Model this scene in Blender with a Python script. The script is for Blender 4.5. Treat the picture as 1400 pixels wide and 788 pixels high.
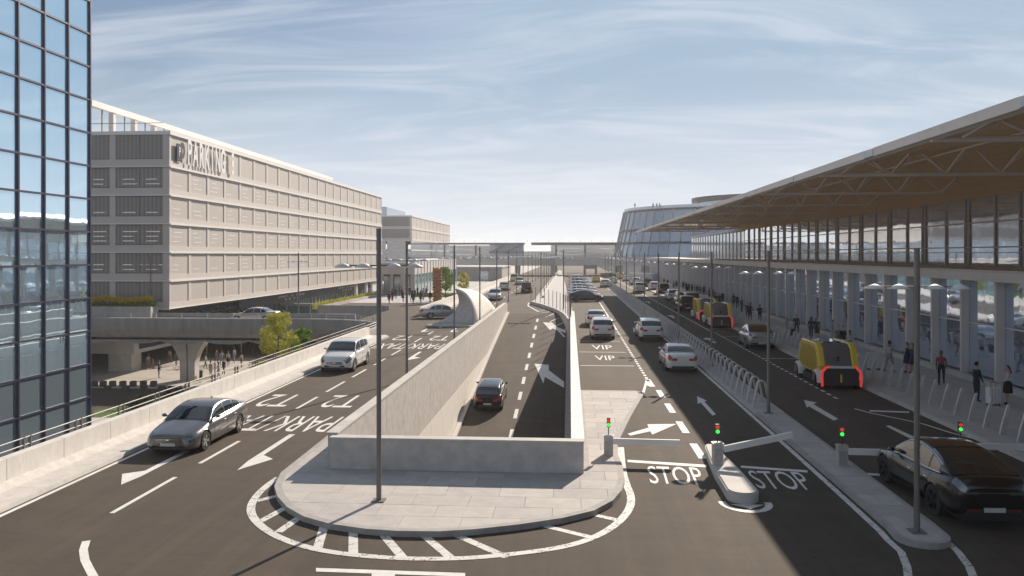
import bpy, bmesh, math, random
from mathutils import Vector, Matrix, noise
random.seed(7)
R = math.radians
scene = bpy.context.scene
for o in list(bpy.data.objects): bpy.data.objects.remove(o)
COL = scene.collection

# ------------------------------------------------------------------ camera
FPX, HCAM, YAW = 1089.0, 6.8, math.atan(79/1089.0)
cam = bpy.data.cameras.new('camera'); camo = bpy.data.objects.new('camera', cam); COL.objects.link(camo)
cam.lens = FPX/1400*36; cam.sensor_width = 36; cam.shift_y = -46/1400
cam.clip_start = 0.1; cam.clip_end = 6000
camo.location = (0, 0, HCAM); camo.rotation_euler = (R(90), 0, YAW)
scene.camera = camo
CT, ST = math.cos(YAW), math.sin(YAW)
def G(px, py, z=0.0):
    """world point of height z seen at photo pixel (px,py)"""
    d = FPX*(HCAM-z)/(py-348.0); xc = (px-700.0)*d/FPX
    return (xc*CT-d*ST, xc*ST+d*CT, z)
def XY(px, d, z=0.0):
    xc = (px-700.0)*d/FPX
    return (xc*CT-d*ST, xc*ST+d*CT, z)

# ------------------------------------------------------------------ light
SUN_AZ, SUN_EL = 22.0, 29.0          # azimuth clockwise from +Y
world = bpy.data.worlds.new('World'); scene.world = world; world.use_nodes = True
wn, wl = world.node_tree.nodes, world.node_tree.links
wn.clear()
def N(nt, t, **k):
    n = nt.new(t)
    for a, b in k.items(): setattr(n, a, b)
    return n
sky = N(wn, 'ShaderNodeTexSky', sky_type='NISHITA', sun_disc=False)
sky.sun_elevation = R(SUN_EL); sky.sun_rotation = R(SUN_AZ); sky.altitude = 50; sky.air_density = 1.0; sky.dust_density = 0.8; sky.ozone_density = 2.0
tc = N(wn, 'ShaderNodeTexCoord')
sep = N(wn, 'ShaderNodeSeparateXYZ'); wl.new(tc.outputs['Generated'], sep.inputs[0])
# project direction on a cloud plane: (x,y)/(z+.12)
zadd = N(wn, 'ShaderNodeMath', operation='ADD'); wl.new(sep.outputs[2], zadd.inputs[0]); zadd.inputs[1].default_value = 0.16
zmx = N(wn, 'ShaderNodeMath', operation='MAXIMUM'); wl.new(zadd.outputs[0], zmx.inputs[0]); zmx.inputs[1].default_value = 0.05
dx = N(wn, 'ShaderNodeMath', operation='DIVIDE'); wl.new(sep.outputs[0], dx.inputs[0]); wl.new(zmx.outputs[0], dx.inputs[1])
dy = N(wn, 'ShaderNodeMath', operation='DIVIDE'); wl.new(sep.outputs[1], dy.inputs[0]); wl.new(zmx.outputs[0], dy.inputs[1])
cmb = N(wn, 'ShaderNodeCombineXYZ'); wl.new(dx.outputs[0], cmb.inputs[0]); wl.new(dy.outputs[0], cmb.inputs[1])
mp = N(wn, 'ShaderNodeMapping'); mp.inputs['Rotation'].default_value = (0, 0, R(38)); mp.inputs['Scale'].default_value = (0.5, 1.5, 1)
wl.new(cmb.outputs[0], mp.inputs[0])
n1 = N(wn, 'ShaderNodeTexNoise'); n1.inputs['Scale'].default_value = 1.7; n1.inputs['Detail'].default_value = 12; n1.inputs['Roughness'].default_value = 0.6; n1.inputs['Distortion'].default_value = 1.1
wl.new(mp.outputs[0], n1.inputs['Vector'])
cr = N(wn, 'ShaderNodeMapRange', interpolation_type='SMOOTHSTEP'); wl.new(n1.outputs[0], cr.inputs[0])
cr.inputs[1].default_value = 0.40; cr.inputs[2].default_value = 0.70; cr.inputs[3].default_value = 0.06; cr.inputs[4].default_value = 0.60
# whitening toward the horizon (thin milky layer)
hz = N(wn, 'ShaderNodeMapRange', interpolation_type='SMOOTHSTEP'); wl.new(sep.outputs[2], hz.inputs[0])
hz.inputs[1].default_value = -0.02; hz.inputs[2].default_value = 0.24; hz.inputs[3].default_value = 0.8; hz.inputs[4].default_value = 0.0
mxf = N(wn, 'ShaderNodeMath', operation='MAXIMUM'); wl.new(cr.outputs[0], mxf.inputs[0]); mxf.inputs[1].default_value = 0.05
mixc = N(wn, 'ShaderNodeMixRGB'); wl.new(mxf.outputs[0], mixc.inputs[0]); cap = N(wn, 'ShaderNodeMixRGB', blend_type='DARKEN'); cap.inputs[0].default_value = 1; wl.new(sky.outputs[0], cap.inputs[1]); cap.inputs[2].default_value = (4.5, 6.1, 8.0, 1); wl.new(cap.outputs[0], mixc.inputs[1]); mixc.inputs[2].default_value = (9.0, 9.6, 10.6, 1)
bg = N(wn, 'ShaderNodeBackground'); bg.inputs[1].default_value = 0.061
hmix = N(wn, 'ShaderNodeMixRGB'); wl.new(hz.outputs[0], hmix.inputs[0]); wl.new(mixc.outputs[0], hmix.inputs[1]); hmix.inputs[2].default_value = (11.0, 11.2, 11.7, 1); wl.new(hmix.outputs[0], bg.inputs[0])
wo = N(wn, 'ShaderNodeOutputWorld'); wl.new(bg.outputs[0], wo.inputs[0])
sl = bpy.data.lights.new('sun', 'SUN'); sl.energy = 5.0; sl.angle = R(0.5); sl.color = (1.0, 0.87, 0.73)
so = bpy.data.objects.new('sun', sl); COL.objects.link(so)
sd = Vector((math.sin(R(SUN_AZ))*math.cos(R(SUN_EL)), math.cos(R(SUN_AZ))*math.cos(R(SUN_EL)), math.sin(R(SUN_EL))))
so.rotation_euler = sd.to_track_quat('Z', 'Y').to_euler(); so.location = (0, 0, 80)
scene.view_settings.view_transform = 'Standard'; scene.view_settings.look = 'None'
scene.view_settings.exposure = 0.42; scene.view_settings.gamma = 1.0
scene.render.engine = 'CYCLES'
scene.cycles.volume_bounces = 1; scene.cycles.max_bounces = 8

# ------------------------------------------------------------------ materials
def mat(name, col, rough=0.7, metal=0.0, var=0.0, vscale=1.0, detail=5, bump=0.0, bscale=20.0, col2=None, emit=None, estr=0.0, coat=0.0, spec=0.5, stretch=(1, 1, 1), fine=0.0, alpha=None):
    m = bpy.data.materials.new(name); m.use_nodes = True
    nt, ln = m.node_tree.nodes, m.node_tree.links
    b = nt['Principled BSDF']
    b.inputs['Base Color'].default_value = (*col, 1); b.inputs['Roughness'].default_value = rough; b.inputs['Metallic'].default_value = metal
    b.inputs['Specular IOR Level'].default_value = spec; b.inputs['Coat Weight'].default_value = coat; b.inputs['Coat Roughness'].default_value = 0.03
    if emit: b.inputs['Emission Color'].default_value = (*emit, 1); b.inputs['Emission Strength'].default_value = estr
    if var or col2 or bump:
        g = N(nt, 'ShaderNodeNewGeometry'); mpn = N(nt, 'ShaderNodeMapping'); mpn.inputs['Scale'].default_value = stretch
        ln.new(g.outputs['Position'], mpn.inputs[0])
    if var or col2:
        no = N(nt, 'ShaderNodeTexNoise'); no.inputs['Scale'].default_value = vscale; no.inputs['Detail'].default_value = detail; no.inputs['Roughness'].default_value = 0.6
        ln.new(mpn.outputs[0], no.inputs['Vector'])
        rp = N(nt, 'ShaderNodeMapRange'); rp.inputs[1].default_value = 0.3; rp.inputs[2].default_value = 0.7
        ln.new(no.outputs[0], rp.inputs[0])
        mx = N(nt, 'ShaderNodeMixRGB'); ln.new(rp.outputs[0], mx.inputs[0])
        c2 = col2 if col2 else tuple(c*(1+var) for c in col)
        mx.inputs[1].default_value = (*(col if col2 else tuple(c*(1-var) for c in col)), 1); mx.inputs[2].default_value = (*c2, 1)
        last = mx
        if fine:
            n2 = N(nt, 'ShaderNodeTexNoise'); n2.inputs['Scale'].default_value = 60; n2.inputs['Detail'].default_value = 3
            ln.new(mpn.outputs[0], n2.inputs['Vector'])
            r2 = N(nt, 'ShaderNodeMapRange'); r2.inputs[1].default_value = 0.3; r2.inputs[2].default_value = 0.7; r2.inputs[3].default_value = 1-fine; r2.inputs[4].default_value = 1+fine
            ln.new(n2.outputs[0], r2.inputs[0])
            m2 = N(nt, 'ShaderNodeMixRGB', blend_type='MULTIPLY'); m2.inputs[0].default_value = 1
            ln.new(mx.outputs[0], m2.inputs[1]); ln.new(r2.outputs[0], m2.inputs[2]); last = m2
        ln.new(last.outputs[0], b.inputs['Base Color'])
    if bump:
        nb = N(nt, 'ShaderNodeTexNoise'); nb.inputs['Scale'].default_value = bscale; nb.inputs['Detail'].default_value = 4
        ln.new(mpn.outputs[0], nb.inputs['Vector'])
        bp = N(nt, 'ShaderNodeBump'); bp.inputs['Strength'].default_value = bump; bp.inputs['Distance'].default_value = 0.02
        ln.new(nb.outputs[0], bp.inputs['Height']); ln.new(bp.outputs[0], b.inputs['Normal'])
    return m
M = {}
M['asphalt'] = mat('asphalt', (0.056, 0.040, 0.027), 0.9, var=0.0, col2=(0.084, 0.061, 0.042), vscale=0.35, detail=8, bump=0.35, bscale=45, fine=0.22, stretch=(1, 0.35, 1))
def asphalt_wear(m):
    nt, ln = m.node_tree.nodes, m.node_tree.links; b = nt['Principled BSDF']; src = b.inputs['Base Color'].links[0].from_socket
    g = N(nt, 'ShaderNodeNewGeometry')
    def noise_(sc, scale, det, lo, hi, a, c):
        mpn = N(nt, 'ShaderNodeMapping'); mpn.inputs['Scale'].default_value = sc; ln.new(g.outputs['Position'], mpn.inputs[0])
        n = N(nt, 'ShaderNodeTexNoise'); n.inputs['Scale'].default_value = scale; n.inputs['Detail'].default_value = det; n.inputs['Roughness'].default_value = .65; n.inputs['Distortion'].default_value = .4; ln.new(mpn.outputs[0], n.inputs['Vector'])
        r = N(nt, 'ShaderNodeMapRange'); r.inputs[1].default_value = lo; r.inputs[2].default_value = hi; r.inputs[3].default_value = a; r.inputs[4].default_value = c; ln.new(n.outputs[0], r.inputs[0]); return r.outputs[0]
    a = noise_((1.6, .10, 1), 1.0, 6, .35, .65, .82, 1.12)       # tyre tracks along the lanes
    c = noise_((.35, 1.4, 1), .8, 7, .42, .70, 1.0, .80)         # transverse smears
    d = noise_((1, 1, 1), 5.0, 3, .62, .72, 1.0, .62)            # oil spots
    last = src
    for q in (a, c, d):
        mx = N(nt, 'ShaderNodeMixRGB', blend_type='MULTIPLY'); mx.inputs[0].default_value = 1; ln.new(last, mx.inputs[1]); ln.new(q, mx.inputs[2]); last = mx.outputs[0]
    ln.new(last, b.inputs['Base Color'])
asphalt_wear(M['asphalt'])
M['ramp_asphalt'] = M['asphalt']
M['paint'] = mat('road_paint', (0.62, 0.60, 0.56), 0.6, col2=(0.8, 0.78, 0.74), vscale=3, fine=0.1)
# worn paint with cracks
def worn():
    m = mat('worn_paint', (0.66, 0.64, 0.6), 0.6, var=0.1, vscale=2)
    nt, ln = m.node_tree.nodes, m.node_tree.links; b = nt['Principled BSDF']
    src = b.inputs['Base Color'].links[0].from_socket
    v = N(nt, 'ShaderNodeTexVoronoi', feature='DISTANCE_TO_EDGE'); v.inputs['Scale'].default_value = 2.2
    g = N(nt, 'ShaderNodeNewGeometry'); nn = N(nt, 'ShaderNodeTexNoise'); nn.inputs['Scale'].default_value = 4
    ln.new(g.outputs['Position'], nn.inputs['Vector'])
    ad = N(nt, 'ShaderNodeMixRGB', blend_type='ADD'); ad.inputs[0].default_value = 0.5; ln.new(g.outputs['Position'], ad.inputs[1]); ln.new(nn.outputs['Color'], ad.inputs[2])
    ln.new(ad.outputs[0], v.inputs['Vector'])
    r = N(nt, 'ShaderNodeMapRange'); r.inputs[1].default_value = 0.006; r.inputs[2].default_value = 0.03; ln.new(v.outputs[0], r.inputs[0])
    mx = N(nt, 'ShaderNodeMixRGB'); ln.new(r.outputs[0], mx.inputs[0]); mx.inputs[1].default_value = (0.12, 0.1, 0.09, 1); ln.new(src, mx.inputs[2]); ln.new(mx.outputs[0], b.inputs['Base Color'])
    return m
M['worn'] = worn()
M['concrete'] = mat('light_concrete', (0.46, 0.44, 0.41), 0.8, col2=(0.60, 0.57, 0.53), vscale=1.3, detail=8, bump=0.2, bscale=14, fine=0.1)
M['parapet'] = mat('parapet_concrete', (0.60, 0.57, 0.53), 0.8, col2=(0.74, 0.71, 0.66), vscale=2.2, detail=9, bump=0.25, bscale=12, fine=0.12, stretch=(1, 1, .5))
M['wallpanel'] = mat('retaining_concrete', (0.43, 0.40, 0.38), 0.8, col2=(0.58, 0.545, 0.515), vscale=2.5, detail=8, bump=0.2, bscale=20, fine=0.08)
M['walllow'] = mat('pale_retaining_concrete', (0.62, 0.58, 0.53), 0.8, col2=(0.70, 0.66, 0.60), vscale=1.5, bump=0.15)
M['grayconc'] = mat('grey_concrete', (0.32, 0.30, 0.285), 0.85, col2=(0.45, 0.425, 0.405), vscale=1.5, detail=9, bump=0.3, bscale=10, fine=0.15, stretch=(1, 1, .35))
M['pave'] = [mat('paving_slab_%s' % n, c, 0.8, var=0.10, vscale=2.5, detail=7, bump=0.12, bscale=30, fine=0.08) for n, c in (('pale', (0.44, 0.41, 0.39)), ('mid', (0.40, 0.375, 0.355)), ('warm', (0.47, 0.44, 0.405)))]
M['joint'] = mat('slab_joint', (0.33, 0.31, 0.295), 0.9, var=.1)
M['kerb'] = mat('kerb_stone', (0.36, 0.34, 0.32), 0.8, var=0.15, vscale=3, bump=0.2)
M['kerbw'] = mat('white_kerb_stone', (0.56, 0.53, 0.49), 0.8, var=0.12, vscale=3, bump=0.2)
M['sidewalk'] = mat('pavement_concrete', (0.42, 0.40, 0.39), 0.85, col2=(0.52, 0.50, 0.485), vscale=1.2, detail=8, bump=0.2, bscale=20, fine=0.1)
M['steel'] = mat('grey_steel', (0.20, 0.18, 0.17), 0.5, 0.3, var=.1, vscale=2)
M['steelL'] = mat('light_steel', (0.42, 0.42, 0.41), 0.38, 0.6, var=.08, vscale=3)
M['galv'] = mat('galvanised_steel', (0.52, 0.52, 0.51), 0.45, 0.5, var=.12, vscale=5)
M['dark'] = mat('dark_metal', (0.03, 0.03, 0.035), 0.5)
M['lampw'] = mat('white_lamp_shell', (0.7, 0.7, 0.68), 0.5)
def glassmat(name, col, metal, rough=0.03, bumpy=0.0):
    m = mat(name, col, rough, metal)
    if bumpy:
        nt, ln = m.node_tree.nodes, m.node_tree.links; b = nt['Principled BSDF']
        g = N(nt, 'ShaderNodeNewGeometry'); nn = N(nt, 'ShaderNodeTexNoise'); nn.inputs['Scale'].default_value = 0.6; ln.new(g.outputs['Position'], nn.inputs['Vector'])
        bp = N(nt, 'ShaderNodeBump'); bp.inputs['Strength'].default_value = bumpy; bp.inputs['Distance'].default_value = 0.05; ln.new(nn.outputs[0], bp.inputs['Height']); ln.new(bp.outputs[0], b.inputs['Normal'])
    return m
M['towerglass'] = glassmat('tower_glass', (0.62, 0.80, 0.92), 0.80, 0.02, 0.08)
M['mullion'] = mat('plum_mullion', (0.055, 0.05, 0.085), 0.4, 0.3)
M['termglass'] = glassmat('terminal_glass', (0.70, 0.80, 0.95), 0.88, 0.03, 0.15)
M['upglass'] = glassmat('upper_glass', (0.82, 0.88, 0.95), 0.8, 0.03, 0.12)
M['farglass'] = glassmat('far_glass', (0.40, 0.46, 0.52), 0.6, 0.08)
M['tealglass'] = glassmat('teal_glass', (0.10, 0.22, 0.24), 0.3, 0.1)
M['fin'] = mat('warm_grey_fin', (0.62, 0.58, 0.55), 0.6, var=.05)
M['bronze'] = mat('bronze_mullion', (0.48, 0.44, 0.415), 0.5, .3)
M['roofmetal'] = mat('warm_roof_metal', (0.68, 0.61, 0.55), 0.5, 0.2, var=.05)
M['truss'] = mat('truss_paint', (0.80, 0.72, 0.65), 0.5, var=.04)
M['wood'] = mat('soffit_wood', (0.72, 0.46, 0.23), 0.6, col2=(0.82, 0.56, 0.31), vscale=1.0, stretch=(4, .3, 1), detail=6)
M['beige'] = mat('beige_frame', (0.58, 0.535, 0.495), 0.6, var=.04, vscale=.5)
M['white'] = mat('white_coping', (0.78, 0.76, 0.73), 0.5)
M['signwhite'] = mat('white_sign_face', (0.8, 0.8, 0.8), 0.5)
M['signdark'] = mat('dark_sign', (0.03, 0.035, 0.05), 0.4)
# perforated mesh screens: fine vertical weave, horizontal dashes of the decks behind
def screenmat(name, a, b_):
    m = bpy.data.materials.new(name); m.use_nodes = True; nt, ln = m.node_tree.nodes, m.node_tree.links; b = nt['Principled BSDF']; b.inputs['Roughness'].default_value = .6
    g = N(nt, 'ShaderNodeNewGeometry'); s = N(nt, 'ShaderNodeSeparateXYZ'); ln.new(g.outputs['Position'], s.inputs[0])
    sm = N(nt, 'ShaderNodeMath', operation='ADD'); ln.new(s.outputs[0], sm.inputs[0]); ln.new(s.outputs[1], sm.inputs[1])
    mu = N(nt, 'ShaderNodeMath', operation='MULTIPLY'); ln.new(sm.outputs[0], mu.inputs[0]); mu.inputs[1].default_value = 14
    si = N(nt, 'ShaderNodeMath', operation='SINE'); ln.new(mu.outputs[0], si.inputs[0])
    r = N(nt, 'ShaderNodeMapRange'); r.inputs[1].default_value = -1; ln.new(si.outputs[0], r.inputs[0])
    mx = N(nt, 'ShaderNodeMixRGB'); mx.inputs[1].default_value = (*a, 1); mx.inputs[2].default_value = (*b_, 1); ln.new(r.outputs[0], mx.inputs[0])
    ln.new(mx.outputs[0], b.inputs['Base Color'])
    return m
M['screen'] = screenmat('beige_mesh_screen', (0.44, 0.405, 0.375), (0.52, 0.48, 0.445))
M['screenD'] = screenmat('shaded_mesh_screen', (0.24, 0.22, 0.205), (0.33, 0.305, 0.285))  # same mesh as the facade, the front's shade put into its colour
M['striplight'] = mat('deck_strip_light', (0.7, 0.68, 0.64), 0.5, emit=(1, .95, .88), estr=0.15)
M['leafY'] = mat('yellow_green_leaves', (0.36, 0.36, 0.05), 0.6, col2=(0.62, 0.58, 0.10), vscale=3)
M['leafG'] = mat('green_leaves', (0.10, 0.18, 0.02), 0.6, col2=(0.26, 0.38, 0.04), vscale=3)
M['leafD'] = mat('dark_leaves', (0.03, 0.055, 0.02), 0.6, col2=(0.07, 0.10, 0.03), vscale=3)
M['flower'] = mat('yellow_flowers', (0.62, 0.44, 0.015), 0.6, col2=(0.85, 0.64, 0.03), vscale=6)
for k_ in ('leafY','leafG','leafD','flower'):
    nt, ln = M[k_].node_tree.nodes, M[k_].node_tree.links; bs = nt['Principled BSDF']; cs_ = bs.inputs['Base Color'].links[0].from_socket
    tr = N(nt, 'ShaderNodeBsdfTranslucent'); ln.new(cs_, tr.inputs[0]); ms = N(nt, 'ShaderNodeMixShader'); ms.inputs[0].default_value = .45
    ln.new(bs.outputs[0], ms.inputs[1]); ln.new(tr.outputs[0], ms.inputs[2]); ln.new(ms.outputs[0], nt['Material Output'].inputs[0])
M['bark'] = mat('bark', (0.12, 0.08, 0.05), 0.9, var=.2, vscale=6)
M['grass'] = mat('lawn_grass', (0.05, 0.10, 0.015), 0.9, col2=(0.10, 0.17, 0.03), vscale=4, bump=.5)
M['soil'] = mat('soil_bed', (0.26, 0.16, 0.10), 0.95, col2=(0.36, 0.24, 0.16), vscale=.8, bump=.4)
M['lowpave'] = mat('lower_plaza_paving', (0.40, 0.37, 0.33), 0.85, col2=(0.50, 0.46, 0.41), vscale=.5, fine=.08)
M['ground'] = mat('far_ground', (0.20, 0.19, 0.17), 0.95, col2=(0.27, 0.25, 0.22), vscale=.05)
M['rust'] = mat('orange_corten', (0.42, 0.17, 0.07), 0.6, col2=(0.55, 0.27, 0.12), vscale=2)
M['stone'] = mat('brown_stone', (0.12, 0.10, 0.08), 0.9, var=.2)
# cars
def paint(name, c, metal=0.0, rough=0.25, coat=1.0): return mat(name, c, rough, metal, coat=coat)
M['c_grey'] = paint('graphite_paint', (0.15, 0.14, 0.14), 0.65, 0.3)
M['c_white'] = paint('white_paint', (0.72, 0.71, 0.69))
M['c_silver'] = paint('silver_paint', (0.50, 0.49, 0.47), 0.6, .3)
M['c_black'] = paint('black_paint', (0.004, 0.004, 0.005), 0.0, .2, .45)
M['c_yellow'] = paint('yellow_paint', (0.82, 0.58, 0.05))
M['carglass'] = mat('car_glass', (0.012, 0.014, 0.016), 0.04, 0.0, spec=.9, coat=1.0)
M['tyre'] = mat('tyre_rubber', (0.018, 0.018, 0.018), 0.85)
M['rim'] = mat('alloy_rim', (0.55, 0.54, 0.53), 0.3, 0.8)
M['rimD'] = mat('dark_rim', (0.04, 0.04, 0.04), 0.3, 0.6)
M['trim'] = mat('black_trim', (0.02, 0.02, 0.02), 0.5)
M['chrome'] = mat('chrome', (0.75, 0.75, 0.75), 0.15, 1.0)
M['head'] = mat('headlight_lens', (0.16, 0.165, 0.17), 0.08, 0.5, coat=1)
M['tail'] = mat('tail_lens', (0.42, 0.02, 0.02), 0.15, coat=1)
M['plate'] = mat('number_plate', (0.6, 0.6, 0.58), 0.5)
M['red_on'] = mat('red_lamp_lit', (0.6, 0.02, 0.02), 0.3, emit=(1, .06, .04), estr=.35)
M['redframe'] = mat('red_light_frame', (0.6, 0.02, 0.02), 0.3, emit=(1, .09, .07), estr=0.3)
M['green_on'] = mat('green_lamp_lit', (0.02, 0.5, 0.05), 0.3, emit=(.06, 1, .12), estr=.8)
M['podgrey'] = paint('pod_grey', (0.17, 0.17, 0.18), 0.3, .3)
M['skin'] = [mat('skin_light', (0.50, 0.31, 0.22), .6), mat('skin_dark', (0.16, 0.08, 0.05), .6)]
CL = {}
def cloth(c):
    k = tuple(round(x, 3) for x in c)
    if k not in CL: CL[k] = mat('cloth', c, .9, var=.12, vscale=8)
    return CL[k]

# ------------------------------------------------------------------ helpers
class MB:
    def __init__(s): s.v = []; s.f = []; s.m = []
    def add(s, vs, fs, mi=0):
        o = len(s.v); s.v += [tuple(p) for p in vs]
        for f in fs: s.f.append(tuple(i+o for i in f)); s.m.append(mi)
    def box(s, x0, x1, y0, y1, z0, z1, mi=0):
        s.add([(x0,y0,z0),(x1,y0,z0),(x1,y1,z0),(x0,y1,z0),(x0,y0,z1),(x1,y0,z1),(x1,y1,z1),(x0,y1,z1)],
              [(0,3,2,1),(4,5,6,7),(0,1,5,4),(1,2,6,5),(2,3,7,6),(3,0,4,7)], mi)
    def prism(s, pts, z0, z1, mi=0, bottom=True):   # ccw polygon
        a = sum(pts[i][0]*pts[(i+1)%len(pts)][1]-pts[(i+1)%len(pts)][0]*pts[i][1] for i in range(len(pts)))
        if a < 0: pts = pts[::-1]
        n = len(pts)
        s.add([(p[0],p[1],z0) for p in pts]+[(p[0],p[1],z1) for p in pts],
              [tuple(range(n, 2*n))]+([tuple(range(n-1,-1,-1))] if bottom else [])+[(i,(i+1)%n,n+(i+1)%n,n+i) for i in range(n)], mi)
    def flat(s, pts, z, mi=0):
        a = sum(pts[i][0]*pts[(i+1)%len(pts)][1]-pts[(i+1)%len(pts)][0]*pts[i][1] for i in range(len(pts)))
        if a < 0: pts = pts[::-1]
        s.add([(p[0],p[1],p[2] if len(p) > 2 else z) for p in pts], [tuple(range(len(pts)))], mi)
    def bar(s, a, b, r, n=8, r2=None, mi=0, cap=True, sq=None):
        a, b = Vector(a), Vector(b); d = (b-a)
        if d.length < 1e-6: return
        d.normalize(); up = Vector((0,0,1)) if abs(d.z) < .95 else Vector((1,0,0))
        u = d.cross(up).normalized(); w = u.cross(d).normalized(); r2 = r if r2 is None else r2
        vs = []
        if sq:
            for c in (a, b):
                for su, sw in ((-1,-1),(1,-1),(1,1),(-1,1)): vs.append(c+u*su*sq[0]/2+w*sw*sq[1]/2)
            n = 4
        else:
            for c, rr in ((a, r), (b, r2)):
                for i in range(n): t = 2*math.pi*i/n; vs.append(c+u*math.cos(t)*rr+w*math.sin(t)*rr)
        fs = [(i, (i+1)%n, n+(i+1)%n, n+i) for i in range(n)]
        if cap: fs += [tuple(range(n-1,-1,-1)), tuple(range(n, 2*n))]
        s.add(vs, fs, mi)
    def grid(s, rows, mi=0, close=False):
        nr, nc = len(rows), len(rows[0]); vs = [p for r in rows for p in r]
        fs = []
        for i in range(nr-1):
            for j in range(nc-1+(1 if close else 0)):
                fs.append((i*nc+j, i*nc+(j+1)%nc, (i+1)*nc+(j+1)%nc, (i+1)*nc+j))
        s.add(vs, fs, mi)
    def lathe(s, prof, n=16, c=(0,0,0), mi=0, axis='z'):
        rows = []
        for r, z in prof:
            row = []
            for i in range(n):
                t = 2*math.pi*i/n
                p = (r*math.cos(t), r*math.sin(t), z) if axis == 'z' else (z, r*math.cos(t), r*math.sin(t))
                row.append((p[0]+c[0], p[1]+c[1], p[2]+c[2]))
            rows.append(row)
        s.grid(rows, mi, close=True)
    def mesh(s, name, mats, smooth=False):
        me = bpy.data.meshes.new(name); me.from_pydata(s.v, [], s.f)
        for m in (mats if isinstance(mats, (list, tuple)) else [mats]): me.materials.append(m)
        me.polygons.foreach_set('material_index', s.m)
        if smooth: me.polygons.foreach_set('use_smooth', [True]*len(s.f))
        me.update()
        if smooth == 'auto':
            bm = bmesh.new(); bm.from_mesh(me)
            for e in bm.edges:
                if len(e.link_faces) == 2 and e.calc_face_angle(0) > R(38): e.smooth = False
            bm.to_mesh(me); bm.free()
        return me
    def obj(s, name, mats, parent=None, smooth=False): return inst(name, s.mesh(name, mats, smooth), parent)
def inst(name, me, parent=None, loc=(0,0,0), rot=(0,0,0), scale=(1,1,1)):
    o = bpy.data.objects.new(name, me); COL.objects.link(o); o.location = loc; o.rotation_euler = rot; o.scale = scale
    if parent: o.parent = parent
    return o
def tag(o, label, cat, group=None):
    o['label'] = label; o['category'] = cat
    if group: o['group'] = group
    return o
def thing(name, label, cat, loc=(0,0,0), rz=0, group=None):
    o = bpy.data.objects.new(name, None); COL.objects.link(o); o.location = loc; o.rotation_euler = (0,0,rz); o.empty_display_size = .3
    return tag(o, label, cat, group)
def struct(o): o['kind'] = 'structure'; return o
def dup(root, loc, rz=0, label=None, group=None):
    r = root.copy(); COL.objects.link(r); r.location = loc; r.rotation_euler = (0,0,rz)
    if label: r['label'] = label
    if group: r['group'] = group
    for ch in root.children:
        c = ch.copy(); COL.objects.link(c); c.parent = r
        for g in ch.children:
            d = g.copy(); COL.objects.link(d); d.parent = c
    return r
def boxo(name, m, parent, *a):
    b = MB(); b.box(*a); return b.obj(name, m, parent)
BOXC = {}
def ubox(name, m, parent, x0, x1, y0, y1, z0, z1):   # box through a shared unit mesh
    if (name, m.name) not in BOXC:
        b = MB(); b.box(-.5, .5, -.5, .5, -.5, .5); BOXC[(name, m.name)] = b.mesh(name, m)
    return inst(name, BOXC[(name, m.name)], parent, ((x0+x1)/2, (y0+y1)/2, (z0+z1)/2), (0,0,0), (x1-x0, y1-y0, z1-z0))
WORDS = ['nearest','second','third','fourth','fifth','sixth','seventh','eighth','ninth','tenth','eleventh','twelfth','thirteenth','fourteenth','fifteenth','sixteenth','seventeenth','eighteenth','nineteenth']
TENS = {2:'twentieth',3:'thirtieth',4:'fortieth',5:'fiftieth',6:'sixtieth',7:'seventieth',8:'eightieth',9:'ninetieth'}
TPRE = {2:'twenty',3:'thirty',4:'forty',5:'fifty',6:'sixty',7:'seventy',8:'eighty',9:'ninety'}
def ordn(i):
    n = i+1
    if n < 20: return WORDS[i]
    if n % 10 == 0: return TENS[n//10]
    return TPRE[n//10]+'-'+('first' if n % 10 == 1 else WORDS[n%10-1])
def arc(cx, cy, rx, ry, a0, a1, n):
    return [(cx+rx*math.cos(R(a0+(a1-a0)*i/n)), cy+ry*math.sin(R(a0+(a1-a0)*i/n))) for i in range(n+1)]
def band(path, w, z, closed=False, side=0.0):      # strip of width w along a 2-D path; side -1..1 offsets it
    L, Rr = [], []
    n = len(path)
    for i, p in enumerate(path):
        a = path[max(0, i-1)]; b = path[min(n-1, i+1)]
        d = Vector((b[0]-a[0], b[1]-a[1])).normalized(); nn = Vector((-d.y, d.x))
        c = Vector((p[0], p[1]))+nn*side*w/2
        zz = z(p) if callable(z) else z
        L.append((c.x+nn.x*w/2, c.y+nn.y*w/2, zz)); Rr.append((c.x-nn.x*w/2, c.y-nn.y*w/2, zz))
    return [Rr, L]
def wallband(mb, path, w, z0, z1, mi=0):           # extruded wall along path
    r, l = band(path, w, 0)
    rows = [[(p[0],p[1],z0) for p in r], [(p[0],p[1],z1) for p in r], [(p[0],p[1],z1) for p in l], [(p[0],p[1],z0) for p in l]]
    mb.grid(rows, mi); n = len(path)
    for i in (0, n-1):
        q = [rows[k][i] for k in range(4)]
        if i == n-1: q = q[::-1]
        mb.add(q, [(0,1,2,3)], mi)
def text_mesh(txt, size, m, ext=0.0, name='lettering', spacing=1.0, bold=0.0):
    cu = bpy.data.curves.new('t', 'FONT'); cu.body = txt; cu.size = size; cu.extrude = ext; cu.align_x = 'CENTER'; cu.align_y = 'CENTER'; cu.space_character = spacing; cu.resolution_u = 3; cu.offset = bold
    o = bpy.data.objects.new('t', cu); COL.objects.link(o)
    dg = bpy.context.evaluated_depsgraph_get(); me = bpy.data.meshes.new_from_object(o.evaluated_get(dg))
    bpy.data.objects.remove(o); me.name = name; me.materials.clear(); me.materials.append(m); return me
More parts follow.
